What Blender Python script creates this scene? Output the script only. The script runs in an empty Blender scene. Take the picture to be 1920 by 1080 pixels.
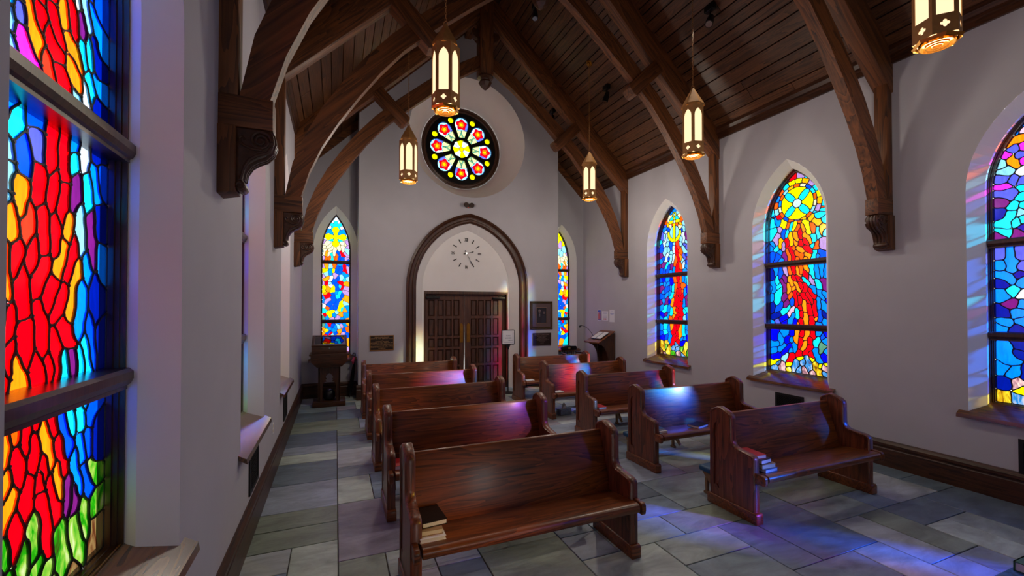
import bpy, bmesh, math, random
import numpy as np
from mathutils import Vector, Matrix
from mathutils.geometry import tessellate_polygon

D = bpy.data
SC = bpy.context.scene
COL = SC.collection
PI = math.pi
random.seed(7)

# ------------------------------------------------------------------ camera, world, sun, exposure
cam_d = D.cameras.new('camera'); cam = D.objects.new('camera', cam_d); COL.objects.link(cam)
cam.location = (0, 0, 1.75)
cam.rotation_euler = (PI / 2 + 0.0128, 0, -0.3882)
cam_d.sensor_width = 36; cam_d.lens = 807.7 / 1920 * 36
cam_d.shift_y = 25.54 / 1920
cam_d.clip_start = 0.02
SC.camera = cam

W = D.worlds.new('world'); SC.world = W; W.use_nodes = True
wn = W.node_tree; wn.nodes.clear()
w_out = wn.nodes.new('ShaderNodeOutputWorld'); w_bg = wn.nodes.new('ShaderNodeBackground')
w_tc = wn.nodes.new('ShaderNodeTexCoord'); w_sep = wn.nodes.new('ShaderNodeSeparateXYZ')
w_rmp = wn.nodes.new('ShaderNodeValToRGB'); w_map = wn.nodes.new('ShaderNodeMapRange')
w_map.inputs[1].default_value = -1; w_map.inputs[2].default_value = 1
wn.links.new(w_tc.outputs['Generated'], w_sep.inputs[0]); wn.links.new(w_sep.outputs['Z'], w_map.inputs[0])
wn.links.new(w_map.outputs[0], w_rmp.inputs[0]); wn.links.new(w_rmp.outputs[0], w_bg.inputs[0])
wn.links.new(w_bg.outputs[0], w_out.inputs[0])
e = w_rmp.color_ramp.elements          # sunlit ground below the horizon, bright hazy sky above
e[0].position = 0.0; e[0].color = (0.74, 0.74, 0.70, 1)
e[1].position = 1.0; e[1].color = (0.72, 0.86, 1.0, 1)
x_ = e.new(0.49); x_.color = (0.88, 0.88, 0.84, 1)
x_ = e.new(0.53); x_.color = (0.97, 0.99, 1.0, 1)
w_bg.inputs[1].default_value = 3.5

sun_d = D.lights.new('sun', 'SUN'); sun = D.objects.new('sun', sun_d); COL.objects.link(sun)
sun_d.energy = 20.0; sun_d.angle = math.radians(4.5); sun_d.color = (1.0, 0.97, 0.92)
sun.rotation_euler = Vector((-1.0, 1.1, -0.55)).to_track_quat('-Z', 'Y').to_euler()

vs = SC.view_settings
vs.view_transform = 'Standard'; vs.look = 'None'; vs.gamma = 1; vs.use_curve_mapping = False
vs.exposure = 0.25
cy = SC.cycles
cy.use_denoising = True
cy.max_bounces = 8; cy.diffuse_bounces = 4; cy.glossy_bounces = 3; cy.transmission_bounces = 4
cy.transparent_max_bounces = 24; cy.caustics_reflective = False; cy.caustics_refractive = False
cy.sample_clamp_indirect = 4.0

# ------------------------------------------------------------------ measures of the chapel (metres)
XL, XR = -0.60, 5.63          # side walls
CX = 2.515                    # nave axis
YB, YV, YF = 9.13, 8.60, -6.5 # bay back walls, entry wall, wall behind the camera
ZE, SL = 4.53, 0.97           # ceiling height at the side walls, slope
DX = 2.575                    # axis of door and rose window
def ceil_z(x): return ZE + SL * (min(x - XL, XR - x))

# ------------------------------------------------------------------ material helpers
def new_mat(name):
    m = D.materials.new(name); m.use_nodes = True
    nt = m.node_tree; nt.nodes.clear()
    out = nt.nodes.new('ShaderNodeOutputMaterial')
    return m, nt, out
def N(nt, typ, **kw):
    n = nt.nodes.new(typ)
    for k, v in kw.items():
        if hasattr(n, k): setattr(n, k, v)
    return n
def setin(n, **kw):
    for k, v in kw.items(): n.inputs[k.replace('_', ' ')].default_value = v
def rgb(h):
    h = h.lstrip('#'); c = [int(h[i:i + 2], 16) / 255 for i in (0, 2, 4)]
    return tuple((x / 12.92 if x <= 0.04045 else ((x + 0.055) / 1.055) ** 2.4) for x in c) + (1,)
def plain(name, col, rough=0.5, metal=0.0, noise=0.0, nscale=20, bump=0.0, spec=0.5):
    m, nt, out = new_mat(name)
    b = N(nt, 'ShaderNodeBsdfPrincipled'); setin(b, Roughness=rough, Metallic=metal)
    b.inputs['Specular IOR Level'].default_value = spec
    c = rgb(col) if isinstance(col, str) else col
    b.inputs['Base Color'].default_value = c
    if noise or bump:
        tc = N(nt, 'ShaderNodeTexCoord'); no = N(nt, 'ShaderNodeTexNoise'); setin(no, Scale=nscale, Detail=4)
        nt.links.new(tc.outputs['Object'], no.inputs['Vector'])
        if noise:
            r = N(nt, 'ShaderNodeValToRGB'); el = r.color_ramp.elements
            el[0].position = .3; el[1].position = .7
            el[0].color = tuple(x * (1 - noise) for x in c[:3]) + (1,); el[1].color = tuple(min(1, x * (1 + noise)) for x in c[:3]) + (1,)
            nt.links.new(no.outputs['Fac'], r.inputs[0]); nt.links.new(r.outputs[0], b.inputs['Base Color'])
        if bump:
            bp = N(nt, 'ShaderNodeBump'); setin(bp, Strength=bump, Distance=0.01)
            nt.links.new(no.outputs['Fac'], bp.inputs['Height']); nt.links.new(bp.outputs[0], b.inputs['Normal'])
    nt.links.new(b.outputs[0], out.inputs[0])
    return m
def wood(name, dark, light, axis='X', rough=0.4, fine=60.0, coarse=7.0, bump=0.08, rot=0.0, coat=0.0, var=0.25):
    """oak: stretched noise grain along one object axis, each object shifted and tinted a little by its own random number"""
    m, nt, out = new_mat(name)
    b = N(nt, 'ShaderNodeBsdfPrincipled'); setin(b, Roughness=rough)
    b.inputs['Coat Weight'].default_value = coat; b.inputs['Coat Roughness'].default_value = 0.15
    tc = N(nt, 'ShaderNodeTexCoord'); oi = N(nt, 'ShaderNodeObjectInfo')
    add = N(nt, 'ShaderNodeVectorMath', operation='ADD'); mul = N(nt, 'ShaderNodeMath', operation='MULTIPLY'); mul.inputs[1].default_value = 37.0
    nt.links.new(oi.outputs['Random'], mul.inputs[0]); nt.links.new(tc.outputs['Object'], add.inputs[0]); nt.links.new(mul.outputs[0], add.inputs[1])
    rt = N(nt, 'ShaderNodeMapping'); rt.inputs['Rotation'].default_value = (0, rot, 0)
    nt.links.new(add.outputs[0], rt.inputs['Vector'])
    def mapped(across, along):
        mp = N(nt, 'ShaderNodeMapping')
        mp.inputs['Scale'].default_value = tuple(along if a == axis else across for a in 'XYZ')
        nt.links.new(rt.outputs[0], mp.inputs['Vector']); return mp
    n1 = N(nt, 'ShaderNodeTexNoise'); setin(n1, Scale=1.0, Detail=3, Distortion=1.2)
    nt.links.new(mapped(coarse, coarse * .09).outputs[0], n1.inputs['Vector'])
    ring = N(nt, 'ShaderNodeMath', operation='MULTIPLY'); ring.inputs[1].default_value = 8.0
    nt.links.new(n1.outputs['Fac'], ring.inputs[0])
    fr = N(nt, 'ShaderNodeMath', operation='FRACT'); nt.links.new(ring.outputs[0], fr.inputs[0])
    n2 = N(nt, 'ShaderNodeTexNoise'); setin(n2, Scale=1.0, Detail=5)
    nt.links.new(mapped(fine, fine * .04).outputs[0], n2.inputs['Vector'])
    mix = N(nt, 'ShaderNodeMath', operation='MULTIPLY_ADD'); mix.inputs[1].default_value = .38
    hf = N(nt, 'ShaderNodeMath', operation='MULTIPLY'); hf.inputs[1].default_value = .75
    nt.links.new(n2.outputs['Fac'], hf.inputs[0]); nt.links.new(fr.outputs[0], mix.inputs[0]); nt.links.new(hf.outputs[0], mix.inputs[2])
    r = N(nt, 'ShaderNodeValToRGB'); el = r.color_ramp.elements
    el[0].position = .22; el[0].color = rgb(dark); el[1].position = .75; el[1].color = rgb(light)
    nt.links.new(mix.outputs[0], r.inputs[0])
    hs = N(nt, 'ShaderNodeHueSaturation'); vr = N(nt, 'ShaderNodeMapRange'); vr.inputs[3].default_value = 1 - var; vr.inputs[4].default_value = 1 + var
    nt.links.new(oi.outputs['Random'], vr.inputs[0]); nt.links.new(vr.outputs[0], hs.inputs['Value']); nt.links.new(r.outputs[0], hs.inputs['Color'])
    nt.links.new(hs.outputs[0], b.inputs['Base Color'])
    bp = N(nt, 'ShaderNodeBump'); setin(bp, Strength=bump, Distance=0.004)
    nt.links.new(n2.outputs['Fac'], bp.inputs['Height']); nt.links.new(bp.outputs[0], b.inputs['Normal'])
    nt.links.new(b.outputs[0], out.inputs[0])
    return m
def emit(name, col, strength):
    m, nt, out = new_mat(name)
    em = N(nt, 'ShaderNodeEmission'); em.inputs[0].default_value = rgb(col); em.inputs[1].default_value = strength
    nt.links.new(em.outputs[0], out.inputs[0]); return m
def glass_mat(name, swirl):
    """leaded glass: tinted see-through sheet that also scatters some of the daylight; colour comes from the pane itself"""
    m, nt, out = new_mat(name)
    oi = N(nt, 'ShaderNodeObjectInfo'); tc = N(nt, 'ShaderNodeTexCoord')
    ad = N(nt, 'ShaderNodeVectorMath', operation='ADD'); nt.links.new(tc.outputs['Object'], ad.inputs[0])
    ml = N(nt, 'ShaderNodeMath', operation='MULTIPLY'); ml.inputs[1].default_value = 13
    nt.links.new(oi.outputs['Random'], ml.inputs[0]); nt.links.new(ml.outputs[0], ad.inputs[1])
    no = N(nt, 'ShaderNodeTexNoise'); setin(no, Scale=9.0 if swirl else 14.0, Detail=5, Distortion=1.5)
    mp = N(nt, 'ShaderNodeMapping'); mp.inputs['Scale'].default_value = (1.6, 1.6, .7) if swirl else (2.2, 2.2, .5)
    nt.links.new(ad.outputs[0], mp.inputs['Vector']); nt.links.new(mp.outputs[0], no.inputs['Vector'])
    if swirl:
        r = N(nt, 'ShaderNodeValToRGB'); el = r.color_ramp.elements
        cols = {'G': ['#3a2a10', '#1fae0c', '#9fd24a', '#e6f0b8'], 'K': ['#5a3a5a', '#1c8ad8', '#8fb0e0', '#f0d8c0'],
                'J': ['#5c3038', '#a07080', '#e0b0b8', '#f4e8d0'], 'H': ['#5c3008', '#c89010', '#f0e030', '#f8f0b0'],
                'N': ['#301810', '#6c3a20', '#a08050', '#7fa040']}[swirl]
        el[0].position = .28; el[0].color = rgb(cols[0]); el[1].position = .74; el[1].color = rgb(cols[3])
        a = el.new(.45); a.color = rgb(cols[1]); a = el.new(.58); a.color = rgb(cols[2])
        dim = N(nt, 'ShaderNodeVectorMath', operation='SCALE'); dim.inputs['Scale'].default_value = .36
        nt.links.new(no.outputs['Fac'], r.inputs[0]); nt.links.new(r.outputs[0], dim.inputs[0]); tint = dim.outputs[0]
    else:
        mr = N(nt, 'ShaderNodeMapRange'); mr.inputs[1].default_value = .25; mr.inputs[2].default_value = .75
        mr.inputs[3].default_value = .25; mr.inputs[4].default_value = .40
        nt.links.new(no.outputs['Fac'], mr.inputs[0])
        mx = N(nt, 'ShaderNodeVectorMath', operation='SCALE'); nt.links.new(oi.outputs['Color'], mx.inputs[0]); nt.links.new(mr.outputs[0], mx.inputs['Scale'])
        tint = mx.outputs[0]
    tr = N(nt, 'ShaderNodeBsdfTransparent'); tl = N(nt, 'ShaderNodeBsdfTranslucent'); gl = N(nt, 'ShaderNodeBsdfGlossy')
    gl.inputs['Roughness'].default_value = .12
    nt.links.new(tint, tr.inputs[0]); nt.links.new(tint, tl.inputs[0])
    m1 = N(nt, 'ShaderNodeMixShader'); m1.inputs[0].default_value = .06
    nt.links.new(tr.outputs[0], m1.inputs[1]); nt.links.new(tl.outputs[0], m1.inputs[2])
    m2 = N(nt, 'ShaderNodeMixShader'); m2.inputs[0].default_value = .035
    nt.links.new(m1.outputs[0], m2.inputs[1]); nt.links.new(gl.outputs[0], m2.inputs[2])
    nt.links.new(m2.outputs[0], out.inputs[0])
    return m

M = {}
M['wall'] = plain('painted_plaster', (0.487, 0.470, 0.505, 1), .75, noise=.03, nscale=3, bump=.05)
M['reveal'] = plain('white_plaster', (0.84, 0.815, 0.79, 1), .75, noise=.02, nscale=3, bump=.05)
PEWC = ('#2a1408', '#88481e')
M['pew_x'] = wood('pew_oak_along', PEWC[0], PEWC[1], 'X', .36, coat=.15, var=.08)
M['pew_z'] = wood('pew_oak_upright', '#28120b', '#804428', 'Z', .36, coat=.15, var=.08)
M['beam_x'] = wood('beam_oak_x', '#24130a', '#7c4822', 'X', .55, fine=45, coarse=5, bump=.25, var=.15)
M['beam_y'] = wood('beam_oak_y', '#24130a', '#7c4822', 'Y', .55, fine=45, coarse=5, bump=.25, var=.15)
M['beam_z'] = wood('beam_oak_z', '#24130a', '#7c4822', 'Z', .55, fine=45, coarse=5, bump=.25, var=.15)
M['beam_r'] = wood('beam_oak_rising', '#24130a', '#7c4822', 'X', .55, fine=45, coarse=5, bump=.25, rot=PI / 4, var=.15)
M['beam_l'] = wood('beam_oak_falling', '#24130a', '#7c4822', 'X', .55, fine=45, coarse=5, bump=.25, rot=-PI / 4, var=.15)
M['plank'] = wood('ceiling_oak', '#26140a', '#684023', 'Y', .42, fine=50, coarse=8, bump=.12, var=.28)
M['carved'] = plain('carved_oak', '#4a2e1e', .38, noise=.3, nscale=40)
M['groove'] = plain('ceiling_backing', '#0c0705', .9)
M['trim_x'] = wood('trim_oak_x', '#1c0e08', '#4e2c18', 'X', .4, var=.1)
M['trim_y'] = wood('trim_oak_y', '#1c0e08', '#4e2c18', 'Y', .4, var=.1)
M['trim_z'] = wood('trim_oak_z', '#1c0e08', '#4e2c18', 'Z', .4, var=.1)
M['sill'] = wood('sill_oak', '#2a160a', '#7a4c28', 'Y', .22, coat=.7, var=.05)
M['sill_x'] = wood('sill_oak_x', '#2a160a', '#7a4c28', 'X', .22, coat=.7, var=.05)
M['frame'] = wood('window_oak', '#1a0d08', '#452616', 'Z', .35, coat=.2, var=.1)
M['door'] = wood('door_oak', '#22120b', '#603622', 'Z', .5, var=.06)
M['panel'] = wood('door_panel_oak', '#1c0f09', '#54301e', 'Z', .48, var=.22)
M['lead'] = plain('lead_came', '#0a0a0c', .5, metal=.0)
M['iron'] = plain('black_iron', '#0b0b0e', .55, metal=.2)
M['black'] = plain('black_paint', '#08080a', .35)
M['brass'] = plain('aged_brass', '#a8742e', .32, metal=1.0, noise=.15, nscale=12)
M['bronze'] = plain('lantern_bronze', '#c08c50', .48, metal=.2, noise=.15, nscale=15)
M['bronze_dark'] = plain('plaque_bronze', '#24160d', .5, metal=.3)
M['bronze_edge'] = plain('plaque_edge', '#a06c30', .4, metal=.7)
M['letter'] = plain('raised_lettering', '#c89a64', .45, metal=.3)
M['letter_dim'] = plain('dim_lettering', '#8a7068', .5)
M['lampglass'] = emit('lit_frosted_glass', '#ffe0b0', 1.15)
M['lampglow'] = emit('lit_lamp_louvre', '#ffd890', 2.6)
M['white'] = plain('white_paper', '#e6e6e8', .6)
M['cream'] = plain('book_pages', '#ddd2b8', .7)
M['blue_pad'] = plain('blue_vinyl', '#12476a', .5, noise=.1, nscale=30)
M['bracket'] = plain('kneeler_metal', '#8a6a48', .4, metal=.5)
M['chrome'] = plain('chrome', '#c8c8c8', .15, metal=1.0)
M['red_cover'] = plain('red_cloth', '#b01420', .5)
M['blue_cover'] = plain('blue_cloth', '#2a5a9a', .5)
M['tan_cover'] = plain('tan_cloth', '#a08058', .6)
M['green_cover'] = plain('green_cloth', '#2a5a40', .6)
M['pink'] = plain('pink_cloth', '#d84a6a', .6)
M['grout'] = plain('grout', '#6a625c', .9, noise=.2, nscale=30)
GL = {None: glass_mat('stained_glass', None)}
for s_ in 'GKJHN': GL[s_] = glass_mat('swirled_glass_' + {'G': 'green', 'K': 'blue', 'J': 'rose', 'H': 'amber', 'N': 'brown'}[s_], s_)

def slate_mat():
    m, nt, out = new_mat('slate')
    b = N(nt, 'ShaderNodeBsdfPrincipled'); oi = N(nt, 'ShaderNodeObjectInfo'); tc = N(nt, 'ShaderNodeTexCoord')
    ad = N(nt, 'ShaderNodeVectorMath', operation='ADD'); ml = N(nt, 'ShaderNodeMath', operation='MULTIPLY'); ml.inputs[1].default_value = 23
    nt.links.new(oi.outputs['Random'], ml.inputs[0]); nt.links.new(tc.outputs['Object'], ad.inputs[0]); nt.links.new(ml.outputs[0], ad.inputs[1])
    mp = N(nt, 'ShaderNodeMapping'); mp.inputs['Scale'].default_value = (1, 2.6, 1); mp.inputs['Rotation'].default_value = (0, 0, .5)
    nt.links.new(ad.outputs[0], mp.inputs[0])
    n1 = N(nt, 'ShaderNodeTexNoise'); setin(n1, Scale=2.6, Detail=7, Roughness=.62, Distortion=.8); nt.links.new(mp.outputs[0], n1.inputs[0])
    mr = N(nt, 'ShaderNodeMapRange'); mr.inputs[1].default_value = .3; mr.inputs[2].default_value = .72; mr.inputs[3].default_value = .9; mr.inputs[4].default_value = 2.0
    nt.links.new(n1.outputs['Fac'], mr.inputs[0])
    sc = N(nt, 'ShaderNodeVectorMath', operation='SCALE'); nt.links.new(oi.outputs['Color'], sc.inputs[0]); nt.links.new(mr.outputs[0], sc.inputs['Scale'])
    nt.links.new(sc.outputs[0], b.inputs['Base Color'])
    rr = N(nt, 'ShaderNodeMapRange'); rr.inputs[3].default_value = .30; rr.inputs[4].default_value = .5
    nt.links.new(n1.outputs['Fac'], rr.inputs[0]); nt.links.new(rr.outputs[0], b.inputs['Roughness'])
    n2 = N(nt, 'ShaderNodeTexNoise'); setin(n2, Scale=9.0, Detail=6, Roughness=.6); nt.links.new(mp.outputs[0], n2.inputs[0])
    bp = N(nt, 'ShaderNodeBump'); setin(bp, Strength=.35, Distance=.012); nt.links.new(n2.outputs['Fac'], bp.inputs['Height']); nt.links.new(bp.outputs[0], b.inputs['Normal'])
    nt.links.new(b.outputs[0], out.inputs[0]); return m
M['slate'] = slate_mat()

# ------------------------------------------------------------------ geometry helpers
class MB:
    """collects vertices and faces for ONE mesh object"""
    def __init__(self): self.v = []; self.f = []; self.mi = []; self.cur = 0
    def add(self, vs_, fs):
        o = len(self.v); self.v += [tuple(p) for p in vs_]
        for q in fs: self.f.append(tuple(i + o for i in q)); self.mi.append(self.cur)
    def box(self, x0, x1, y0, y1, z0, z1):
        self.add([(x0, y0, z0), (x1, y0, z0), (x1, y1, z0), (x0, y1, z0), (x0, y0, z1), (x1, y0, z1), (x1, y1, z1), (x0, y1, z1)],
                 [(0, 3, 2, 1), (4, 5, 6, 7), (0, 1, 5, 4), (1, 2, 6, 5), (2, 3, 7, 6), (3, 0, 4, 7)])
    def prism(self, loops, f, t0, t1, back=True, front=True):
        """flat outline (first loop outer, the rest holes) in (a,b), thickened from t0 to t1; f(a,b,t) -> xyz"""
        base = []; offs = []
        for l in loops: offs.append(len(base)); base += l
        n = len(base)
        tris = tessellate_polygon([[Vector((a, b, 0)) for a, b in l] for l in loops]) if (len(loops) > 1 or len(loops[0]) > 4) else None
        V = [f(a, b, t0) for a, b in base] + [f(a, b, t1) for a, b in base]
        F = []
        if tris is None: tris = [tuple(range(len(loops[0])))]
        for t in tris:
            if front: F.append(tuple(t))
            if back: F.append(tuple(i + n for i in reversed(t)))
        for l, o in zip(loops, offs):
            k = len(l)
            for i in range(k):
                j = (i + 1) % k; F.append((o + i, o + j, n + o + j, n + o + i))
        self.add(V, F)
    def strip(self, A, B, closed=False):
        k = len(A); self.add(list(A) + list(B), [(i, (i + 1) % k, k + (i + 1) % k, k + i) for i in range(k if closed else k - 1)])
    def tube(self, pts, r, n=8, cap=True):
        pts = [Vector(p) for p in pts]; rings = []; prev = None
        rs = r if isinstance(r, (list, tuple)) else [r] * len(pts)
        for i, p in enumerate(pts):
            t = (pts[min(i + 1, len(pts) - 1)] - pts[max(i - 1, 0)]).normalized()
            if prev is None:
                u = t.cross(Vector((0, 0, 1)));
                if u.length < 1e-3: u = t.cross(Vector((1, 0, 0)))
            else: u = prev - t * prev.dot(t)
            u.normalize(); prev = u; w = t.cross(u)
            rings.append([p + (u * math.cos(2 * PI * k / n) + w * math.sin(2 * PI * k / n)) * rs[i] for k in range(n)])
        V = [q for rg in rings for q in rg]; F = []
        for i in range(len(rings) - 1):
            for k in range(n): F.append((i * n + k, i * n + (k + 1) % n, (i + 1) * n + (k + 1) % n, (i + 1) * n + k))
        if cap: F.append(tuple(range(n - 1, -1, -1))); F.append(tuple((len(rings) - 1) * n + k for k in range(n)))
        self.add(V, F)
    def lathe(self, prof, c=(0, 0, 0), n=16, axis='Z', cap=True, ph=0.0):
        V = []; F = []
        for r, h in prof:
            for k in range(n):
                a = 2 * PI * k / n + ph; x, y = r * math.cos(a), r * math.sin(a)
                p = {'Z': (x, y, h), 'Y': (x, h, y), 'X': (h, x, y)}[axis]
                V.append((c[0] + p[0], c[1] + p[1], c[2] + p[2]))
        m_ = len(prof)
        for i in range(m_ - 1):
            for k in range(n): F.append((i * n + k, i * n + (k + 1) % n, (i + 1) * n + (k + 1) % n, (i + 1) * n + k))
        if cap: F.append(tuple(range(n - 1, -1, -1))); F.append(tuple((m_ - 1) * n + k for k in range(n)))
        self.add(V, F)
    def mesh(self, name, mats, smooth=False, bevel=0.0, seg=2, angle=35):
        me = D.meshes.new(name); me.from_pydata(self.v, [], self.f)
        mats = mats if isinstance(mats, (list, tuple)) else [mats]
        for m in mats: me.materials.append(m)
        if len(mats) > 1: me.polygons.foreach_set('material_index', self.mi)
        bm = bmesh.new(); bm.from_mesh(me)
        bmesh.ops.remove_doubles(bm, verts=bm.verts, dist=1e-5)
        bmesh.ops.recalc_face_normals(bm, faces=bm.faces)
        if bevel:
            ed = [x for x in bm.edges if len(x.link_faces) == 2 and x.calc_face_angle(0) > math.radians(angle)]
            bmesh.ops.bevel(bm, geom=ed, offset=bevel, segments=seg, affect='EDGES', profile=.5, clamp_overlap=True)
        if smooth or bevel:
            for f_ in bm.faces: f_.smooth = True
            for x in bm.edges:
                if len(x.link_faces) == 2 and x.calc_face_angle(0) > math.radians(42): x.smooth = False
        bm.to_mesh(me); bm.free()
        return me
    def build(self, name, mats, parent=None, loc=None, **kw):
        return link(name, self.mesh(name, mats, **kw), parent, loc)
def link(name, me, parent=None, loc=None):
    o = D.objects.new(name, me); COL.objects.link(o)
    if parent: o.parent = parent
    if loc: o.location = loc
    return o
def empty(name, loc=(0, 0, 0), rz=0.0):
    o = D.objects.new(name, None); o.empty_display_size = .1; COL.objects.link(o); o.location = loc; o.rotation_euler = (0, 0, rz); return o
def tag(o, label=None, cat=None, group=None, kind=None):
    if label: o['label'] = label
    if cat: o['category'] = cat
    if group: o['group'] = group
    if kind: o['kind'] = kind
    return o
def struct(o, label=None): o['kind'] = 'structure'; return tag(o, label)
KIDS = {}
def copy_tree(o, parent=None):
    c = o.copy(); COL.objects.link(c)
    if parent: c.parent = parent
    for ch in list(o.children): copy_tree(ch, c)
    return c

def arch(cx, hw, base, spring, apex, n=10, bot=True):
    """pointed two-centred arch outline, from lower left over the apex to lower right"""
    h = apex - spring; R = (hw * hw + h * h) / (2 * hw); pts = []
    th = math.asin(min(1, h / R)) if R >= hw else PI - math.asin(h / R)
    if bot: pts.append((cx - hw, base))
    for i in range(n + 1):
        a = th * i / n; pts.append((cx - hw + R - R * math.cos(a), spring + R * math.sin(a)))
    for i in range(n - 1, -1, -1):
        a = th * i / n; pts.append((cx + hw - R + R * math.cos(a), spring + R * math.sin(a)))
    if bot: pts.append((cx + hw, base))
    return pts
def circ(cx, cz, r, n=32, ph=0.0): return [(cx + r * math.cos(2 * PI * i / n + ph), cz + r * math.sin(2 * PI * i / n + ph)) for i in range(n)]
def rect(a0, a1, b0, b1): return [(a0, b0), (a1, b0), (a1, b1), (a0, b1)]
def text_mesh(body, size, extrude=.0008, align='CENTER', spacing=1.0):
    c = D.curves.new('lettering', 'FONT'); c.body = body; c.size = size; c.extrude = extrude; c.align_x = align; c.align_y = 'CENTER'
    c.space_line = spacing; c.resolution_u = 2
    o = D.objects.new('lettering', c); me = D.meshes.new_from_object(o)
    D.objects.remove(o); D.curves.remove(c)
    return me

# ------------------------------------------------------------------ walls
FL = lambda a, z, t: (XL - t, a, z)
FR = lambda a, z, t: (XR + t, a, z)
FB = lambda a, z, t: (a, YB + t, z)
FV = lambda a, z, t: (a, YV + t, z)
BAYS = (1.66, 3.965, 6.27); BEHIND = (-.645, -2.955); LBAYS = (1.682, 3.968, 6.27)
SIDE = dict(hw_o=.522, apex_o=3.755, base_o=.735, hw_i=.43, apex_i=3.64, base_i=.84, spring=2.87, dm=.115, d=.15, dg=.205, tr=[(2.31, 2.39), (1.435, 1.515)])
BACK = dict(hw_o=.41, apex_o=3.74, base_o=.72, hw_i=.275, apex_i=3.60, base_i=.82, spring=2.85, dm=.11, d=.12, dg=.155, tr=[(2.61, 2.68), (1.43, 1.50)])
def hole(c, w, n=10): return arch(c, w['hw_o'], w['base_o'], w['spring'], w['apex_o'], n)

for nm, f in (('wall_left', FL), ('wall_right', FR)):
    mb = MB(); mb.prism([rect(YF, YB + .05, 0, ZE + .06)] + [hole(c, SIDE) for c in (BAYS + BEHIND if f is FR else LBAYS)], f, 0, .04, back=False)
    struct(mb.build(nm, M['wall']))
WX0, WX1 = .394, 4.645                     # the entry wall projects between two side bays
mb = MB(); mb.prism([[(XL - .02, 0), (WX0 + .05, 0), (WX0 + .05, ceil_z(WX0) + .1), (XL - .02, ZE + .05)], hole(0.0, BACK)], FB, 0, .04, back=False)
struct(mb.build('wall_back_left', M['wall']))
mb = MB(); mb.prism([[(WX1 - .05, 0), (XR + .02, 0), (XR + .02, ZE + .05), (WX1 - .05, ceil_z(WX1) + .1)], hole(5.03, BACK)], FB, 0, .04, back=False)
struct(mb.build('wall_back_right', M['wall']))
casing = lambda h, base=0.0: arch(DX, h, base, 2.15, 3.683 - (1.305 - h), 14)
RC, RR_ = (2.57, 5.28), 1.25
mb = MB()
mb.prism([[(WX0, 0)] + casing(1.12) + [(WX1, 0), (WX1, ceil_z(WX1) + .08), (CX, ceil_z(CX) + .08), (WX0, ceil_z(WX0) + .08)], circ(*RC, RR_, 64)], FV, 0, .04, back=False)
struct(mb.build('wall_back', M['wall']))
mb = MB()
for x in (WX0, WX1): mb.strip([(x, YV, 0), (x, YV, 6.9)], [(x, YB + .05, 0), (x, YB + .05, 6.9)])
struct(mb.build('wall_back_returns', M['wall']))
mb = MB(); mb.prism([[(XL - .05, 0), (CX - .7, 0), (CX - .7, 2.2), (CX + .7, 2.2), (CX + .7, 0), (XR + .05, 0), (XR + .05, ZE + .1), (CX, ceil_z(CX) + .1), (XL - .05, ZE + .1)]],
                    lambda a, z, t: (a, YF - t, z), 0, .2)
struct(mb.build('wall_front', M['wall']))  # unseen end wall; its doorway gap is added to let fill light in
# plaster cone around the rose window
RW, RY = (2.575, 5.27), 9.27
mb = MB(); n = 64
A = [(x, YV, z) for x, z in circ(*RC, RR_, n)]; B = [(x, RY, z) for x, z in circ(*RW, .885, n)]
mb.strip(A, B, closed=True)
struct(mb.build('wall_rose_splay', M['reveal'], smooth=True))

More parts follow.
